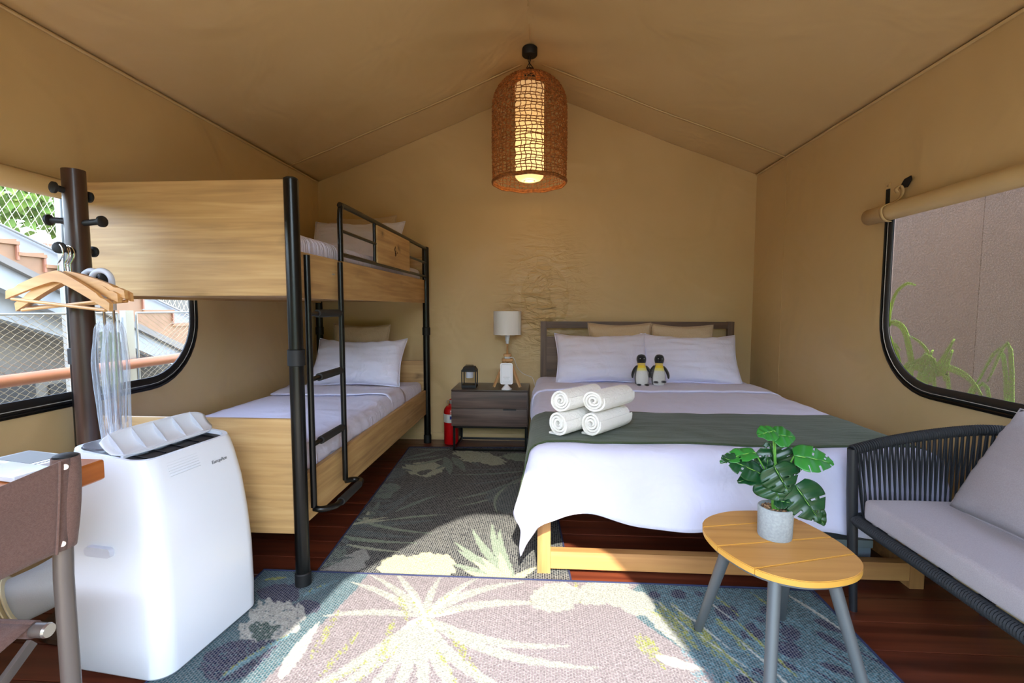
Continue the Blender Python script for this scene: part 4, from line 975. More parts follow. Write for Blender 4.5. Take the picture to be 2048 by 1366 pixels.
def umbrella(px, dy, label, s):
    hx = at(px, 556, 'y', CY + dy); x0 = hx.x; y0 = CY + dy; zt_ = at(px, 552, 'y', CY + dy).z
    t = thing('umbrella', label, 'umbrella', (x0, y0, zt_ - .9), (0, 0, 0), 'clear umbrellas on the coat stand')
    hk = []
    for i in range(13):
        a = PI * (1.12 - 1.12 * i / 12); hk.append((x0 + s * .036 * math.cos(a), y0, zt_ + .012 + .036 * math.sin(a) - .03))
    hk += [(x0 + s * .036, y0, zt_ - .05), (x0 + s * .036, y0, zt_ - .115)]
    MB().tube(smooth_path(hk, 3), .0095, 10).build('hook_handle', 'led', t)
    xs = x0 + s * .036
    MB().cyl((xs, y0, zt_ - .115), (xs, y0, zt_ - .86), .004, seg=8).build('shaft', 'chrome', t)
    mb = MB(); N = 64
    def f(u, v):
        a = u * 2 * PI; z = zt_ - .165 - .60 * v; env = .030 + .016 * math.sin(min(1, v / .25) * PI / 2) - .022 * max(0, v - .25) / .75
        pl_ = 1 + .30 * math.cos(8 * a + 4 * v + s) * (.5 + .5 * v) + .10 * math.sin(3 * a + 7 * v + s)
        r_ = max(.005, env * pl_ * .8)
        if v < .03: r_ *= .7 + 10 * v
        return Vector((xs + r_ * math.cos(a), y0 + r_ * math.sin(a) * .8, z + (.012 * math.cos(8 * a + s) if v < .1 else 0)))
    mb.grid(f, N, 50, wrapu=True); mb.build('folded_canopy', 'umbrella_clear', t, ang=180)
    MB().cyl((xs, y0, zt_ - .76), (xs, y0, zt_ - .82), .006, .004, seg=8).build('tip', 'white_plastic', t)
    for i in range(6):
        a = i * PI / 3; MB().cyl((xs + .012 * math.cos(a), y0 + .012 * math.sin(a), zt_ - .19), (xs + .02 * math.cos(a), y0 + .02 * math.sin(a), zt_ - .50), .0012, seg=4).build('rib', 'chrome', t)
umbrella(203, -.045, 'clear folded umbrella with white hook handle, right one on the coat stand', 1)
umbrella(184, -.02, 'clear folded umbrella with white hook handle, left one on the coat stand', 1)

# ------------------------------------------------------------------ portable air conditioner
AO = Vector((-1.252, -2.520, .022)); aang = R(7)
ac = thing('air_conditioner', 'white portable air conditioner with open top louvre beside the coat stand', 'air conditioner', AO, (0, 0, -aang))
def rr2(hx, hy, r, n=8):
    o = []
    for cx, cy_, a0 in ((hx - r, hy - r, 0), (-hx + r, hy - r, 90), (-hx + r, -hy + r, 180), (hx - r, -hy + r, 270)):
        for i in range(n + 1):
            a = R(a0 + 90 * i / n); o.append((cx + r * math.cos(a), cy_ + r * math.sin(a)))
    return o
mb = MB(); rings = []
lv = [(0, .174, .196, .0), (.01, .182, .203, 0), (.10, .184, .204, 0), (.25, .182, .203, 0), (.38, .175, .198, -.001), (.50, .165, .191, -.004), (.60, .152, .184, -.010), (.645, .144, .180, -.014), (.662, .138, .177, -.016)]
for z, hx, hy, ox in lv:
    rings.append([mb.bm.verts.new((p[0] + ox, p[1], z - .10 * p[0] * max(0, (z - .5) / .16))) for p in rr2(hx, hy, .055)])
for a, b in zip(rings, rings[1:]):
    n = len(a)
    for i in range(n): mb.bm.faces.new((a[i], a[(i + 1) % n], b[(i + 1) % n], b[i]))
mb.bm.faces.new(rings[0][::-1])
# recessed top lip
ins = [mb.bm.verts.new((v.co.x * .90 - .002, v.co.y * .94, v.co.z)) for v in rings[-1]]; dn = [mb.bm.verts.new((v.co.x, v.co.y, v.co.z - .018)) for v in ins]; n = len(ins)
for A_, B_ in ((rings[-1], ins), (ins, dn)):
    for i in range(n): mb.bm.faces.new((A_[i], A_[(i + 1) % n], B_[(i + 1) % n], B_[i]))
mb.bm.faces.new(dn)
mb.build('housing', 'white_plastic', ac, local=True, ang=35)
TS = Matrix.Translation((-.02, 0, .657)) @ Matrix.Rotation(R(5.7), 4, 'Y')      # the slightly sloping top
MB().prism([(p[0] - .065, p[1], .008) for p in rr2(.046, .160, .03)], (0, 0, .006)).rot(TS).build('control_panel', 'grey_panel', ac, local=True, smooth=False)
MB().box((-.078, -.030, .0142), (-.050, .040, .0150)).rot(TS).build('display', 'screen_black', ac, local=True)
mb = MB()
for yy in (-.075, -.064, -.053, -.105, -.115, .055, .066, .077, .105, .116): mb.lathe([(0, 0), (.0022, 0), (.0022, .001), (0, .0012)], (-.066, yy, .0141), 8)
mb.rot(TS).build('button', 'black_matte', ac, local=True)
MB().box((-.015, -.158, -.030), (.118, .158, -.004), .01).rot(TS).build('vent_slot', 'dark_vent', ac, local=True)
for i in range(5):
    MB().box((.0, -.13 + i * .062, -.005), (.105, -.127 + i * .062, .0)).rot(TS).build('vent_rib', 'black_metal', ac, local=True)
# raised louvre: a curved leaf, its hollow side forward, with fins across it
def arcp(v): a = v * PI / 2; return (.064 - .080 * math.sin(a), .004 + .062 * (1 - math.cos(a)))
def flp(u, v):
    k = 1 - .55 * abs(2 * u - 1) ** 7; p = arcp(v * k + (1 - k) * .55); return Vector((p[0], (-.172 + .368 * u) * (1 + .03 * v), p[1]))
mb = MB(); mb.grid(flp, 28, 10); lf = mb.rot(TS).build('louvre', 'white_plastic', ac, thick=.0035, local=True)
for i in range(5):
    yy = -.150 + i * .0725; pts = [(arcp(v / 8)[0], yy, arcp(v / 8)[1]) for v in range(9)] [1:] + [(.024, yy, .030)]
    MB().prism(pts, (0, .003, 0)).rot(TS).build('louvre_fin', 'led', lf, smooth=False, local=True)
MB().box((.046, -.160, .000), (.056, .160, .008)).rot(TS).build('louvre_bar', 'white_plastic', lf, local=True)
mb = MB(); mb.prism([(p[0], -.2120, p[1]) for p in rrect(.092, .028, .0128, 0, 8)], (0, .016, 0)); mb.rot(Matrix.Translation((-.015, 0, .385)))
mb.build('grab_handle', 'led', ac, local=True)  # raised pad; its greyer colour stands in for the shade of a recess
MB().box((-.128, -.1885, .04), (-.1262, -.180, .60), .0008).build('side_joint', 'label_white', ac, local=True)
for i in range(6): MB().box((.10, -.11, .585 + i * .008), (.147 - .003 * i, .0, .5865 + i * .008)).build('front_groove', 'white_plastic', ac, local=True)
# maker's lettering
cu = bpy.data.curves.new('txt', 'FONT'); cu.body = 'EuropAce'; cu.size = .016; cu.extrude = .0004; cu.align_x = 'CENTER'
to = bpy.data.objects.new('txt', cu); COL.objects.link(to); dg = bpy.context.evaluated_depsgraph_get(); dg.update()
me = bpy.data.meshes.new_from_object(to.evaluated_get(dg)); bpy.data.objects.remove(to); me.materials.append(M['grey_text'])
tx = bpy.data.objects.new('lettering', me); COL.objects.link(tx); tx.parent = ac
tx.matrix_local = Matrix.Translation((.1478, .075, .575)) @ Matrix.Rotation(R(90), 4, 'Z') @ Matrix.Rotation(R(81), 4, 'X')
# exhaust hose
hp = smooth_path([(-1.43, -2.62, .315), (-1.46, -2.645, .30), (-1.50, -2.69, .275), (-1.56, -2.735, .25)], 8)
MB().tube(hp, .068, 24).build('exhaust_hose', 'hose_grey', ac).matrix_parent_inverse = Matrix.Identity(4)
hs = bpy.data.objects[-1] if False else None
def fix_world(o):   # geometry was given in world space under a rotated root
    rt = ac; me = o.data; inv = (Matrix.Translation(rt.location) @ rt.rotation_euler.to_matrix().to_4x4()).inverted()
    for v in me.vertices: v.co = inv @ (v.co + rt.location)
fix_world([o for o in ac.children if o.name.startswith('exhaust_hose')][0])
mb = MB(); pts = smooth_path([(-1.55, -2.73, .255), (-1.62, -2.79, .225), (-1.68, -2.90, .17), (-1.70, -3.10, .10)], 10)
for i in range(len(pts) - 1):
    d_ = (pts[i + 1] - pts[i]); 
    mb.tube([pts[i], pts[i] + d_ * .35, pts[i] + d_ * .7, pts[i + 1]], [.064, .078, .078, .064], 24, cap=False)
o = mb.build('corrugated_hose', 'hose_cream', ac); fix_world(o)

# ------------------------------------------------------------------ desk with white tablets, sling chair
dk_ = thing('desk', 'orange-brown wooden desk at the left edge behind the sling chair', 'desk', (-1.45, -3.1, 0))
DX = -1.155
MB().box((-1.86, -3.55, .666), (DX, -2.822, .720), .012, seg=3).build('desk_top', 'armwood', dk_)
for x, yy in ((-1.84, -2.90), (-1.84, -3.52), (-1.33, -3.52)):
    MB().box((x, yy, 0 if x < -1.3 and yy < -3.5 and x > -1.5 else 0), (x + .04, yy + .04, .676), .003).build('desk_leg', 'armwood', dk_)
MB().box((-1.82, -2.87, .62), (-1.25, -2.85, .676)).build('apron', 'armwood', dk_)
cdv = thing('card_holder', 'white holder with dark photo panel lying on the desk', 'device', tuple(at(70, 926, 'z', .721)), (0, 0, R(-12)))
MB().box((-.10, -.045, 0), (.075, .045, .013), .004).build('holder_body', 'white_plastic', cdv, local=True)
MB().box((-.085, -.035, .013), (.045, .038, .0136)).build('photo_panel', 'grey_panel', cdv, local=True)
mb = MB()
for i in range(9): mb.box((.058, -.035 + i * .008, .0131), (.064, -.030 + i * .008, .0137))
mb.build('small_print', 'grey_text', cdv, local=True)
rm = tag(MB().box((-.08, -.04, 0), (.065, .040, .014), .005, seg=3).build('remote_control', 'white_plastic', None, loc=(0, 0, 0)), 'plain white slab remote lying nearer on the desk', 'remote control')
rm.location = at(30, 950, 'z', .722); rm.rotation_euler = (0, 0, R(-10))
sc_ = thing('sling_chair', 'folding chair with brown mesh sling back and grey tube frame at lower left', 'chair', (-1.0, -3.0, 0))
PX, PYc = -1.075, -3.0
P2 = (PX + .045, -3.50); PT = .784
MB().tube([(PX - .022, PYc, .012), (PX - .024, PYc, .5), (PX - .018, PYc, .62), (PX, PYc, PT)], .0185, 20).build('back_post', 'tube_grey', sc_)
MB().tube([(P2[0], P2[1], .012), (P2[0], P2[1], PT)], .0185, 20).build('back_post', 'tube_grey', sc_)
for q in ((PX, PYc), P2): MB().lathe([(0, .0), (.0225, .0), (.0225, .005), (.015, .008), (0, .009)], (q[0], q[1], PT - .002), 18, 1.0, 1.0).build('post_cap', 'black_matte', sc_)
mb = MB()
# sleeve round the far post and panel to the other post
def slv(u, v):
    a = 2 * PI * u; z = .572 + .212 * v; rx_ = .0225 + .002 * math.sin(v * 3); wid = 1.15 if math.sin(a) > 0 else 1.15
    return Vector((PX - .022 * (1 - v) ** 1.6 + rx_ * math.cos(a), PYc + rx_ * math.sin(a) * wid, z + .0 ))
mb.grid(slv, 24, 12, wrapu=True); bf = mb.build('back_sling', 'sling', sc_, thick=.002)
mb = MB()
def pan(u, v):
    x = PX + .021 - .022 * (1 - v) ** 1.6 * (1 - u) + (P2[0] - PX) * u; y_ = PYc - .010 + (P2[1] - PYc) * u
    z = .572 + .212 * v + (-.022 * math.sin(u * PI) * v) + .010 * math.sin(u * PI) * (1 - v)
    return Vector((x - .022 * math.sin(u * PI) ** .6 + .004 * math.sin(v * 9 + u * 7) * math.sin(u * PI), y_, z))
mb.grid(pan, 30, 14); mb.build('sling_panel', 'sling', bf, thick=.0025)
MB().tube([(PX + .0225 - .022 * (1 - i / 12) ** 1.6, PYc - .034 - .002 * math.sin(i / 12 * PI), .572 + .212 * i / 12) for i in range(13)], .0028, 6).build('stitched_seam', 'sling', bf)
for z in (.767, .590):
    ox = -.022 * (1 - (z - .572) / .212) ** 1.6; o = MB().cyl((PX + ox + .016, PYc - .017, z), (PX + ox + .0205, PYc - .0215, z), .0065, seg=16).build('rivet', 'rivet', bf)
# seat, its rails and crossed legs
SZ = .365
for q in ((PX - .100, PYc + .005), (PX - .06, P2[1] - .01)):
    MB().cyl((q[0] + .02, q[1], SZ), (q[0] - .40, q[1], SZ), .0165, seg=18).build('seat_rail', 'tube_grey', sc_)
    MB().cyl((q[0] + .02, q[1], SZ), (q[0] + .026, q[1], SZ), .017, .015, seg=18).build('end_cap', 'silver', sc_)
for q in ((PX - .100, PYc + .005), (PX - .06, P2[1] - .01)):
    MB().cyl((q[0] - .012, q[1], SZ), (q[0] - .385, q[1], SZ), .0195, seg=18).build('seat_sleeve', 'sling', sc_)
mb = MB()
def seat(u, v):
    x = PX - .110 + .04 * u - .37 * v; y_ = PYc + .005 - .515 * u; s_ = math.sin(u * PI)
    e = 0
    if u < .06: e = 1
    return Vector((x - .01 * u, y_, SZ + .018 - .035 * s_))
mb.grid(seat, 24, 12); mb.build('seat_sling', 'sling', sc_, thick=.0025)
for xo in (-.09, -.40):
    MB().box((-.011, -.006, 0), (.011, .006, 1), .002).rot(Matrix.Translation((PX + xo, PYc - .02, SZ - .01)) @ Vector((0, -.46, -SZ + .03)).to_track_quat('Z', 'X').to_matrix().to_4x4() @ Matrix.Diagonal((1, 1, .59, 1))).build('crossed_leg', 'tube_grey', sc_)
    MB().box((-.011, -.006, 0), (.011, .006, 1), .002).rot(Matrix.Translation((PX + xo - .015, PYc - .48, SZ - .01)) @ Vector((0, .46, -SZ + .03)).to_track_quat('Z', 'X').to_matrix().to_4x4() @ Matrix.Diagonal((1, 1, .59, 1))).build('crossed_leg', 'tube_grey', sc_)

# ------------------------------------------------------------------ side table
TZ = .43
opx = [(1405, 1045), (1412, 1036), (1430, 1028), (1460, 1022), (1500, 1020.5), (1535, 1022), (1570, 1029), (1600, 1040), (1640, 1060), (1680, 1084), (1710, 1107), (1724, 1122), (1727, 1132), (1722, 1145), (1705, 1155), (1670, 1162), (1630, 1164), (1590, 1160), (1545, 1150), (1500, 1133), (1460, 1110), (1430, 1088), (1412, 1068), (1406, 1055)]
out = [at(p[0], p[1], 'z', TZ) for p in opx]; out = smooth_path(out + [out[0]], 4)[:-1]
tc = sum(out, Vector()) / len(out)
tb = thing('side_table', 'oval side table with four yellow-brown planks on grey metal legs', 'table', (tc.x, tc.y, 0))
s1 = [at(1406, 1054, 'z', TZ), at(1595, 1040, 'z', TZ)]; s2 = [at(1433, 1092, 'z', TZ), at(1667, 1074, 'z', TZ)]; s3 = [at(1503, 1138, 'z', TZ), at(1717, 1107, 'z', TZ)]
def clip(poly, p, q, keep):
    d_ = Vector((q.x - p.x, q.y - p.y)); res = []; f = lambda v: (d_.x * (v.y - p.y) - d_.y * (v.x - p.x)) * keep
    for i in range(len(poly)):
        a, b = poly[i], poly[(i + 1) % len(poly)]; fa, fb = f(a), f(b)
        if fa >= 0: res.append(a)
        if (fa > 0) != (fb > 0): res.append(a.lerp(b, fa / (fa - fb)))
    return res
ta = math.atan2((s2[1] - s2[0]).y, (s2[1] - s2[0]).x)
nrm = Vector((-math.sin(ta), math.cos(ta), 0)); gap = .0016
def plank(lines):
    poly = out
    for (p, q, k_) in lines: poly = clip(poly, p + nrm * gap * k_, q + nrm * gap * k_, k_)
    mb = MB(); v = [mb.bm.verts.new(p) for p in poly]; f = mb.bm.faces.new(v); r = bmesh.ops.extrude_face_region(mb.bm, geom=[f])
    bmesh.ops.translate(mb.bm, verts=[g_ for g_ in r['geom'] if isinstance(g_, bmesh.types.BMVert)], vec=(0, 0, -.017))
    bmesh.ops.bevel(mb.bm, geom=[e for e in mb.bm.edges if abs(e.verts[0].co.z - TZ) < 1e-4 and abs(e.verts[1].co.z - TZ) < 1e-4], offset=.002, segments=2, affect='EDGES')
    bmesh.ops.recalc_face_normals(mb.bm, faces=mb.bm.faces)
    for f in mb.bm.faces: f.material_index = 0 if f.normal.z > .6 else 1
    mb.build('plank', ['tabletop', 'tableedge'], tb, smooth=False)
plank([(s1[0], s1[1], 1)]); plank([(s1[0], s1[1], -1), (s2[0], s2[1], 1)]); plank([(s2[0], s2[1], -1), (s3[0], s3[1], 1)]); plank([(s3[0], s3[1], -1)])
mb = MB(); ctr = tc.copy()
inn = [ctr + (p - ctr) * .95 for p in out]; mb.prism([(p.x, p.y, TZ - .0172) for p in inn][::-1], (0, 0, -.010)); mb.build('metal_rim', 'table_metal', tb, smooth=False)
for tp, ft in (((1441, 1108), (.538, -2.385)), ((1573, 1140), (.853, -2.305)), ((1549, 1172), (.555, -2.85)), ((1679, 1168), (.862, -2.79))):
    a = at(tp[0], tp[1], 'z', TZ - .03); a = ctr + (Vector((a.x, a.y, 0)) - Vector((ctr.x, ctr.y, 0))) * .9; 
    MB().tube([(a.x, a.y, TZ - .025), (ft[0], ft[1], .018)], [.0165, .0135], 18).build('leg', 'table_metal', tb)
    MB().tube([(ft[0], ft[1], .022), (ft[0], ft[1], .0125)], [.0142, .0142], 16).build('foot', 'black_matte', tb)
# ------------------------------------------------------------------ plant
pb = at(1549, 1072, 'z', TZ); PR = .049; PHh = .093
pt = thing('potted_monstera', 'artificial monstera in grey concrete pot on the side table', 'plant', (pb.x, pb.y, TZ + .0005))
MB().lathe([(0, 0), (PR * .93, 0), (PR * .96, .004), (PR, PHh - .003), (PR - .002, PHh), (PR - .006, PHh), (PR - .007, PHh - .012), (0, PHh - .012)], (0, 0, 0), 40).build('pot', 'concrete', pt, local=True)
random.seed(8)
pm_ = [bpy.data.meshes.new('pebble') for _ in range(3)]
for i, me in enumerate(pm_):
    b_ = bmesh.new(); bmesh.ops.create_icosphere(b_, subdivisions=1, radius=.0042)
    for v in b_.verts: v.co.x *= 1.3; v.co.z *= .7
    b_.to_mesh(me); b_.free(); me.materials.append(M['pebble' if i else 'pebble_dark'])
for i in range(110):
    a = random.random() * 2 * PI; r_ = (PR - .011) * math.sqrt(random.random()); o = bpy.data.objects.new('pebble', pm_[i % 3]); COL.objects.link(o); o.parent = pt
    o.location = (r_ * math.cos(a), r_ * math.sin(a), PHh - .010 + random.random() * .004); o.rotation_euler = (random.random(), random.random(), random.random() * 6)
for i in range(9):
    a = i * .7; MB().tube([(.008 * math.cos(a), .008 * math.sin(a), PHh - .012), (.010 * math.cos(a), .010 * math.sin(a), PHh + .03)], .0032, 6).build('stalk', 'stem', pt, local=True)
def W(px, py, dy): return at(px, py, 'y', pb.y + dy)
def leaf(base, tip, width, nrm_, mat, holes=1, fold=.25, curl=.1, stalk=None):
    """monstera leaf from petiole joint to tip; outline split into lobes on both sides"""
    base, tip = Vector(base), Vector(tip); ax = tip - base; L = ax.length; ax.normalize()
    n_ = Vector(nrm_); n_ = (n_ - ax * n_.dot(ax)).normalized(); sd = ax.cross(n_)
    mb = MB(); NT_ = 40; NS = 9
    def half(t): return width / 2 * 1.12 * (math.sin(PI * min(1, (t + .06) / 1.06) ** .62) ** .8) * (1 - t ** 7 * .6)
    for s in (1, -1):
        rows = []
        for i in range(NT_ + 1):
            t_ = i / NT_; hw = half(t_); row = []
            for j in range(NS + 1):
                q = j / NS; tt = t_ + .10 * q * (1 if t_ > .1 else 1) - .12 * q * max(0, 1 - t_ * 5)
                p = base + ax * (L * min(1.02, tt * (1 - .0))) + sd * (s * hw * q) + n_ * (fold * hw * q - curl * L * t_ * t_ - .10 * hw * q * q * 2 + .0018 * math.sin(t_ * 20 + s))
                row.append(mb.bm.verts.new(p))
            rows.append(row)
        for i in range(NT_):
            t_ = (i + .5) / NT_
            for j in range(NS):
                q = (j + .5) / NS; ph = (t_ * 3.4 + (.1 if s > 0 else .45)) % 1
                cut = ph < .13 and .28 < t_ < .88 and holes
                if cut and q > (.55 if s > 0 else .68): continue                          # lobe split
                if holes and cut and s < 0 and .2 < q < .5 and t_ < .8: continue        # inner hole
                mb.bm.faces.new((rows[i][j], rows[i + 1][j], rows[i + 1][j + 1], rows[i][j + 1]))
    bmesh.ops.remove_doubles(mb.bm, verts=mb.bm.verts, dist=.00001)
    lf_ = mb.build('leaf', mat, pt, thick=.0008, ang=180)
    MB().tube([base + ax * (L * t_) + n_ * (-curl * L * t_ * t_ + .0008) for t_ in (0, .25, .5, .75, .95)], [.0014, .0012, .001, .0007, .0003], 5).build('midrib', 'leaf_vein', lf_)
    if stalk is None: stalk = pb + Vector((0, 0, PHh + .02))
    c = Vector((pb.x, pb.y, TZ + PHh + .01)); mid = c.lerp(base, .5) + Vector((0, 0, .02)) - (base - c) * .1
    MB().tube(smooth_path([c, mid, base], 6), .0022, 6).build('petiole', 'stem', lf_)
cam_n = (CAM - pb).normalized()
up = Vector((0, 0, 1))
leaf(W(1546, 870, .01), W(1590, 872, -.005), .075, cam_n + up * .9, 'leaf', 0, .1)                 # top leaf
leaf(W(1550, 862, .01), W(1516, 868, .0), .06, cam_n + up * .9, 'leaf', 0, .1)
leaf(W(1588, 912, -.02), W(1668, 920, -.05), .085, cam_n + up * .7, 'leaf', 1, .15, .18)           # right bright
leaf(W(1510, 905, .0), W(1444, 912, -.02), .055, cam_n * .6 + up, 'leaf', 1, .2, .25)              # left bright
leaf(W(1522, 948, -.01), W(1450, 912, -.03), .070, cam_n + up * .5, 'leaf_dark', 1, .1, .1)        # left dark
leaf(W(1530, 950, .0), W(1478, 960, -.03), .05, cam_n + up * .8, 'leaf_dark', 0, .1, .1)
leaf(W(1530, 965, .01), W(1536, 915, .0), .045, cam_n + up * .2, 'leaf_dark', 0, .2)
leaf(W(1556, 935, .03), W(1540, 885, .03), .105, cam_n + up * .2, 'leaf_dark', 1, .1)              # back dark upright
leaf(W(1575, 925, .04), W(1605, 935, .02), .075, cam_n + up * .4, 'leaf_dark', 1, .1)
leaf(W(1548, 932, -.03), W(1578, 985, -.05), .100, cam_n + up * .3, 'leaf_dark', 1, .05, .05)       # centre
leaf(W(1540, 955, -.02), W(1560, 1000, -.045), .105, cam_n + up * .2, 'leaf_dark', 0, .05)
leaf(W(1590, 970, -.02), W(1640, 1040, -.06), .110, cam_n + up * .35, 'leaf_dark', 1, .1, .1)       # right low
leaf(W(1625, 1010, .0), W(1650, 1052, -.01), .04, cam_n, 'leaf_dark', 0, .2)
leaf(W(1575, 985, -.02), W(1592, 1022, -.04), .055, cam_n + up * .2, 'leaf_dark', 0, .1)
leaf(W(1548, 1000, -.02), W(1583, 1005, -.04), .045, cam_n + up * .8, 'leaf_dark', 0, .1)
leaf(W(1540, 955, .0), W(1517, 985, -.02), .05, cam_n + up * .3, 'leaf_dark', 1, .1)

# ------------------------------------------------------------------ rope sofa
SX0, SX1, SY0, SY1 = 1.135, 1.61, -2.215, -3.35
so = thing('rope_sofa', 'black rope-woven sofa frame along the right wall', 'sofa', (1.37, -2.78, 0))
MB().tube([(SX0 - .012, SY0, .61), (SX0 - .006, SY0, .45), (SX0, SY0, .34), (SX0 + .02, SY0, .0)], [.017, .018, .018, .013], 16).build('leg', 'sofa_metal', so)
MB().tube([(SX1 + .01, SY0 - .02, .69), (SX1 + .008, SY0 - .01, .33), (SX1, SY0, .0)], [.016, .016, .012], 16).build('leg', 'sofa_metal', so)
MB().tube([(SX0 - .012, SY1, .61), (SX0, SY1, .34), (SX0 + .02, SY1, .0)], [.017, .018, .013], 16).build('leg', 'sofa_metal', so)
MB().tube([(SX1 + .01, SY1, .69), (SX1, SY1, .0)], [.016, .012], 16).build('leg', 'sofa_metal', so)
top = smooth_path([(SX0 - .012, SY0, .605), (SX0 + .10, SY0, .637), (SX0 + .24, SY0, .665), (SX0 + .38, SY0 - .003, .684), (SX0 + .46, SY0 - .02, .690), (SX1 + .025, SY0 - .07, .692), (SX1 + .035, SY0 - .16, .694), (SX1 + .035, SY0 - .5, .696), (SX1 + .035, SY1, .696)], 14)
MB().tube(top, .014, 12).build('top_rail', 'sofa_metal', so)
fr_ = [Vector((SX0, SY0, .352)), Vector((SX0, SY1, .352))]; sd_ = [Vector((SX0, SY0, .352)), Vector((SX1, SY0, .352))]; bk_ = [Vector((SX1, SY0, .352)), Vector((SX1, SY1, .352))]
MB().cyl(fr_[0], fr_[1], .014).build('seat_rail', 'sofa_metal', so); MB().cyl(sd_[0], sd_[1], .014).build('seat_rail', 'sofa_metal', so); MB().cyl(bk_[0], bk_[1], .014).build('seat_rail', 'sofa_metal', so)
def resample(P, step):
    out_ = [P[0]]; acc = 0
    for a, b in zip(P, P[1:]):
        L = (b - a).length; d0 = step - acc
        while d0 <= L and L > 0: out_.append(a.lerp(b, d0 / L)); d0 += step
        acc = (acc + L) % step
    return out_
def wrap(P, r, step, name):
    mb = MB(); Q = resample([Vector(p) for p in P], step)
    for i, c in enumerate(Q):
        d_ = (Q[min(i + 1, len(Q) - 1)] - Q[max(i - 1, 0)]).normalized(); u = d_.orthogonal().normalized(); v = d_.cross(u); tl_ = d_ * .003
        mb.tube([c + u * math.cos(a) * r + v * math.sin(a) * r + tl_ * math.sin(a) for a in [2 * PI * k / 12 for k in range(12)]], step * .52, 5, closed=True)
    return stuff(mb.build(name, 'sofa_rope', so))
wrap(top, .016, .0078, 'rope_wrapping'); wrap([fr_[0] + Vector((0, -.03, 0)), fr_[1]], .0165, .0085, 'rope_wrapping'); wrap([sd_[0] + Vector((.03, 0, 0)), sd_[1]], .0165, .0085, 'rope_wrapping')
N = 26; TQ = resample(top, .001)
side_top = [p for p in TQ if p.y > SY0 - .03]
for i in range(N):
    f = (i + .8) / (N + .6); tpn = side_top[int(f * (len(side_top) - 1))]
    for k in (-1, 1):
        g_ = f + k * .5 / N * 1.1; g_ = min(.99, max(.03, g_)); b_ = Vector((SX0 + .02 + (SX1 - SX0 - .03) * g_, SY0 + .008 * k, .352))
        MB().tube([tpn + Vector((0, .010 * k, 0)), b_], .0036, 6).build('cord', 'sofa_rope', so)
back_top = [p for p in TQ if p.y < SY0 - .12]
for i in range(34):
    f = (i + .5) / 34; tpn = back_top[int(f * (len(back_top) - 1))]
    for k in (-1, 1):
        b_ = Vector((SX1, tpn.y + k * .014, .352)); MB().tube([tpn + Vector((.008 * k, 0, 0)), b_], .0036, 5).build('cord', 'sofa_rope', so)
for i in range(9):
    yy = SY0 - .1 - i * .13; MB().box((SX0, yy - .02, .350), (SX1, yy + .02, .356)).build('seat_strap', 'sofa_rope', so)
cu_ = soft_box((SX0 - .002, SY1 + .02, .372), (SX1 - .02, SY0 - .055, .448), .018, .003, seed=3).build('seat_cushion', 'grey_cushion'); tag(cu_, 'long grey seat cushion on the rope sofa', 'cushion')
eb = at(1935, 1022, 'z', .455); et = at(2000, 818, 'x', 1.585); upc = et - eb; hh = upc.length
lean = math.atan2(upc.x, upc.z)
bc = pillow('back_cushion', 'large square grey back cushion leaning in the rope sofa corner', 'cushion', 'grey_cushion', (eb + et) / 2 + Vector((0, -.25, 0)), (-lean, 0, R(-90)), .50, hh * 1.02, .14, 41, pinch=.05, wr=.004)
print('cushion', eb, et, lean)

# ------------------------------------------------------------------ grey junction box under the bed
jb = thing('junction_box', 'grey plastic junction box on the floor under the double bed', 'box', (1.26, -1.83, 0))
MB().box((1.15, -1.93, .0), (1.40, -1.70, .10), .006).build('box_body', 'box_grey', jb)
MB().box((1.145, -1.935, .10), (1.405, -1.695, .135), .006).build('box_lid', 'box_grey', jb)
for i in range(4): MB().lathe([(.0, 0), (.020, 0), (.020, .002), (.016, .002), (.016, .001), (0, .001)], (1.19 + i * .055, -1.931, .035), 18, rot=Matrix.Rotation(R(90), 4, 'X')).build('knock_out', 'box_grey', jb)

# ------------------------------------------------------------------ outside
struct(MB().box((-14, -14, -.65), (12, 14, -.6)).build('ground', 'ext_ground'))
struct(MB().box((-3.2, -9, -.12), (3.2, YF - .02, -.01)).build('bounce_deck', 'deck'))  # unseen deck, added pale to bounce sunlight up into the tent
mb = MB()   # unseen bank added opposite the entrance to block low daylight
for xa, xb in ((-11, 11),):
    mb.grid(lambda u, v: Vector((xa + (xb - xa) * u, -8.4 - 2.2 * v + .5 * nz3(xa + u * 9, v * 3, 0, 1.5), -.6 + (3.1 * math.sin(min(1, v * 1.25) * PI / 2) + .35 * nz3(xa + u * 14, v * 4, 5, 1.5)))), 40, 16)
struct(mb.build('daylight_blocking_bank', 'bush'))
# left: netting rail beside the tent
RXx = -2.65
bl_ = thing('mesh_balustrade', 'steel wire-mesh balustrade with round timber handrail outside left window', 'railing', (RXx, -2.2, -.6))
GY0 = at(238, 700, 'x', RXx).y; GY1 = at(276, 700, 'x', RXx).y
def fenced(y0, y1, z0, z1, cell, r, par, name, x):
    """woven wire diamonds: two families of slightly wavy wires"""
    mb = MB(); H2 = z1 - z0; 
    for s in (1, -1):
        k = -H2
        while k < (y1 - y0) + H2:
            ya_ = y0 + k; a = (ya_, z0) if s > 0 else (ya_, z1); b = (ya_ + H2 * 1.5, z1) if s > 0 else (ya_ + H2 * 1.5, z0); k += cell
            P = []
            n = max(6, int(H2 / cell) * 2)
            for i in range(n + 1):
                f = i / n; yy = a[0] + (b[0] - a[0]) * f; zz = a[1] + (b[1] - a[1]) * f
                if y0 <= yy <= y1: P.append((x + .002 * s, yy + (cell * .10 if i % 2 else -cell * .10), zz))
            if len(P) > 1: mb.tube(P, r, 3, cap=False)
    return stuff(mb.build(name, 'wire', par))
fenced(-3.3, GY0, .28, 1.085, .050, .0014, bl_, 'wire_mesh', RXx)
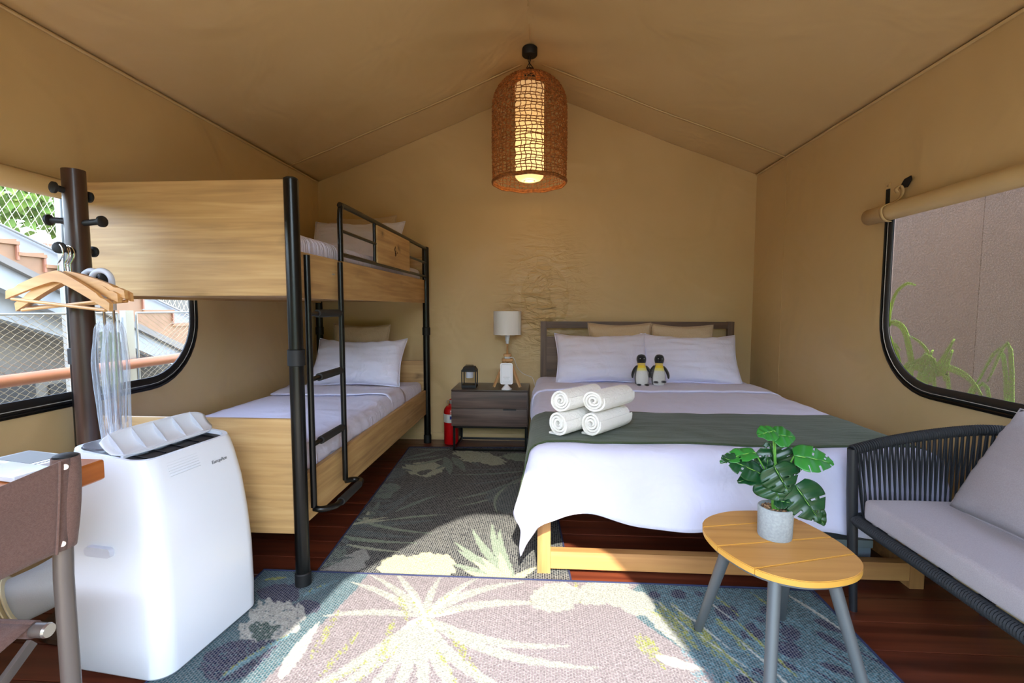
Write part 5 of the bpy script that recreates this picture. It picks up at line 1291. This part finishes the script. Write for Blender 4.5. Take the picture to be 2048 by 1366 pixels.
fenced(GY1, .5, .28, 1.085, .050, .0014, bl_, 'wire_mesh', RXx)
for a, b in ((-3.3, GY0), (GY1, .5)):
    for z in (1.085, .28): MB().cyl((RXx, a, z), (RXx, b, z), .006, seg=8).build('mesh_frame', 'steel', bl_)
    for yy in (a, b): MB().cyl((RXx, yy, .28), (RXx, yy, 1.085), .006, seg=8).build('mesh_frame', 'steel', bl_)
MB().cyl((RXx + .08, -3.6, .765), (RXx + .08, .6, .765), .031, seg=18).build('handrail', 'rail_wood', bl_)
for yy in ((GY0 + GY1) / 2, -3.36, .55):
    MB().box((RXx - .02, yy - .03, -.6), (RXx + .02, yy + .03, 1.10)).build('steel_post', 'steel', bl_)
    MB().box((RXx, yy - .01, .74), (RXx + .07, yy + .01, .76)).build('rail_bracket', 'steel', bl_)
# staircase beyond, climbing toward the camera side
SXs = -4.6
stc = thing('outdoor_staircase', 'orange timber stair with white side wall and grey soffit outside left window', 'stairs', (SXs, -2, -.6))
S = lambda px, py, x=SXs: at(px, py, 'x', x)
def poly(pts, th, name, mat, par, x=SXs): return MB().prism([at(p[0], p[1], 'x', x) for p in pts], (-th, 0, 0)).build(name, mat, par, smooth=False)
poly([(-60, 420), (0, 448), (118, 502), (300, 590), (420, 650), (420, 760), (-60, 620)], .12, 'white_wall', 'ext_white', stc, SXs - .25)
poly([(-60, 450), (-15, 452), (-15, 477), (33, 478), (33, 505), (88, 506), (88, 530), (150, 532), (150, 556), (215, 560), (215, 588), (285, 592), (285, 622), (345, 625), (345, 648), (420, 652), (420, 722), (370, 690), (200, 610), (0, 508), (-60, 478)], .14, 'stringer', 'ext_orange', stc)
for (x0, x1, yy) in ((-15, 33, 477), (33, 88, 504), (88, 150, 529), (150, 215, 556), (215, 285, 588), (285, 345, 620), (345, 410, 648)):
    a = S(x0, yy); b = S(x1, yy); MB().box((SXs - .3, a.y, a.z - .03), (SXs + .03, b.y, a.z)).build('tread', 'ext_orange', stc)
    MB().box((SXs - .3, b.y - .02, a.z - .16), (SXs + .02, b.y, a.z)).build('riser', 'ext_step', stc)
poly([(-60, 478), (0, 508), (200, 610), (370, 690), (420, 722), (420, 735), (370, 703), (200, 622), (0, 522), (-60, 492)], .16, 'edge_strip', 'ext_grey', stc)
poly([(-60, 492), (0, 522), (200, 622), (370, 703), (420, 735), (420, 775), (370, 740), (200, 665), (0, 575), (-60, 560)], .10, 'soffit_beam', 'ext_white', stc, SXs - .06)
for px in (114,):
    a = S(px, 500); MB().box((SXs + .04, a.y - .035, -.6), (SXs + .08, a.y + .035, 2.6)).build('mesh_post', 'steel', stc)
# stair guard mesh above the white wall
mb = MB(); P0, P1 = at(-60, 420, 'x', SXs - .2), at(420, 650, 'x', SXs - .2); dyz = P1 - P0; Lg = dyz.length; dyz.normalize(); upv = Vector((0, 0, 1))
n = int(Lg / .085)
for i in range(-12, n + 12):
    for s in (1, -1):
        a = P0 + dyz * (i * .085); b = a + dyz * (s * .6) + upv * 1.0
        def inside(p): u = (p - P0).dot(Vector((0, dyz.y, dyz.z))); return 0 <= (p.y - P0.y) * (1 if dyz.y > 0 else -1) <= abs(P1.y - P0.y)
        pts_ = [a.lerp(b, k / 8) for k in range(9)]; pts_ = [p for p in pts_ if inside(p)]
        if len(pts_) > 1: mb.tube(pts_, .0028, 3, cap=False)
stuff(mb.build('guard_mesh', 'wire', stc))
for dz in (0, 1.0): MB().cyl(P0 + upv * dz, P1 + upv * dz, .012, seg=8).build('guard_frame', 'steel', stc)
# building walls behind and below the stair
bw = thing('neighbour_building', 'grey rendered building wall with dark openings outside left window', 'building', (-5.3, -2, -.6))
MB().box((-5.4, -6, -.6), (-5.25, 6, 1.75)).build('rendered_wall', 'ext_wall', bw)
for (x0, y0, x1, y1) in ((-40, 775, 70, 830), (95, 770, 150, 812), (-60, 535, 75, 600)):
    a = at(x0, y0, 'x', -5.25); b = at(x1, y1, 'x', -5.25); MB().box((-5.26, a.y, b.z), (-5.22, b.y, a.z)).build('dark_opening', 'ext_dark', bw)
MB().box((-5.2, -6, 1.0), (-5.10, 1.2, 1.06)).build('steel_ledge', 'steel', bw)
MB().box((-7.4, -7, 1.5), (-7.2, 8, 2.05)).build('upper_brick_band', 'ext_step', bw)
# shrubs above the stairs
random.seed(11)
for i, (yy, zz, r_) in enumerate(((at(-30, 400, 'x', -8.8).y, 3.2, 1.0), (at(-30, 400, 'x', -8.8).y + 2.2, 3.0, 1.05), (at(-30, 400, 'x', -8.8).y + 4.5, 3.0, 1.0))):
    t = thing('shrub', ['bright green shrub above the outdoor stair, nearest the camera', 'bright green shrub above the outdoor stair, middle one', 'bright green shrub above the outdoor stair, farthest one'][i], 'shrub', (-8.8, yy, -.6))
    MB().tube([(-8.8, yy, -.6), (-8.8, yy, zz - .3)], .08, 8).build('trunk', 'ext_step', t)
    mb = MB()
    for k in range(900):
        d_ = Vector((random.gauss(0, 1), random.gauss(0, 1), random.gauss(0, 1))).normalized() * r_ * (.55 + .45 * random.random()); c = Vector((-8.8, yy, zz)) + d_
        u = Vector((random.gauss(0, 1), random.gauss(0, 1), random.gauss(0, 1))).normalized() * .13; v = u.orthogonal().normalized() * .07
        mb.bm.faces.new([mb.bm.verts.new(c + u), mb.bm.verts.new(c + v), mb.bm.verts.new(c - u), mb.bm.verts.new(c - v)])
    stuff(mb.build('foliage', 'bush', t, smooth=False))
# right: brown screen wall with grass in front
fs = thing('screen_fence', 'brown screen fence beyond the right window gauze', 'fence', (2.55, -2, -.6))
for i in range(6):
    yy = -5.2 + i * 1.04; MB().box((2.52, yy + .002, -.6), (2.56, yy + 1.038, 1.9), .003).build('fence_panel', 'fence_brown', fs)
for i in range(4): MB().box((2.56, -5.2 + i * 2, -.6), (2.62, -5.12 + i * 2, 1.9)).build('fence_post', 'fence_brown', fs)
ty = thing('tall_grass', 'clump of long arching green grass outside the right window', 'plant', (1.95, -1.65, -.6))
def blade3(pts, wd):
    P = smooth_path(pts, 5); mb = MB(); n = len(P); vv = []
    for i, p in enumerate(P):
        d_ = (P[min(i + 1, n - 1)] - P[max(i - 1, 0)]).normalized(); sdv = d_.cross(Vector((1, 0, 0))).normalized(); hw = wd * 1.5 * math.sin(PI * (.25 + .72 * i / (n - 1))) ** .7 + .0005
        vv.append((mb.bm.verts.new(p + sdv * hw), mb.bm.verts.new(p + Vector((.006, 0, 0))), mb.bm.verts.new(p - sdv * hw)))
    for a, b in zip(vv, vv[1:]): mb.bm.faces.new((a[0], a[1], b[1], b[0])); mb.bm.faces.new((a[1], a[2], b[2], b[1]))
    mb.build('blade', 'blade', ty, thick=.001)
G = lambda px, py, x=1.93: at(px, py, 'x', x)
for pts, wd in [([(1770, 760), (1778, 640), (1790, 590), (1812, 568), (1830, 570)], .008), ([(1830, 800), (1822, 720), (1808, 660), (1785, 645), (1776, 655)], .014), ([(1812, 800), (1822, 720), (1812, 670), (1790, 640)], .010),
                ([(1840, 800), (1860, 760), (1885, 720), (1908, 678)], .013), ([(1822, 790), (1850, 735), (1865, 700)], .012), ([(1850, 790), (1885, 745), (1905, 700)], .013), ([(1900, 800), (1890, 760), (1885, 742)], .008),
                ([(1840, 760), (1880, 735), (1920, 745), (1945, 765), (1963, 790)], .011), ([(1790, 790), (1820, 735), (1850, 716), (1870, 718)], .008), ([(1780, 720), (1788, 690), (1800, 700)], .008),
                ([(1795, 800), (1800, 740), (1792, 700), (1775, 690)], .009), ([(1870, 800), (1860, 720), (1845, 690), (1820, 672)], .007), ([(1760, 740), (1765, 650), (1772, 600)], .009), ([(1820, 800), (1800, 730), (1782, 700)], .010)]:
    a = G(*pts[0]); blade3([Vector((1.95, -1.72 + .02 * random.random(), -.6)).lerp(a, .0) + Vector((0, random.uniform(-.2, .1), 0)), a] + [G(*p) for p in pts[1:]], wd)
for i in range(8):
    y0 = -1.5 - random.random() * .5; h_ = .5 + random.random() * .35; ln_ = random.uniform(-.25, .25)
    blade3([Vector((1.98, y0, -.6)), Vector((1.96, y0 + ln_ * .3, .2)), Vector((1.97, y0 + ln_ * .7, h_ + .1)), Vector((1.95, y0 + ln_ * 1.2, h_ - .05))], .008)
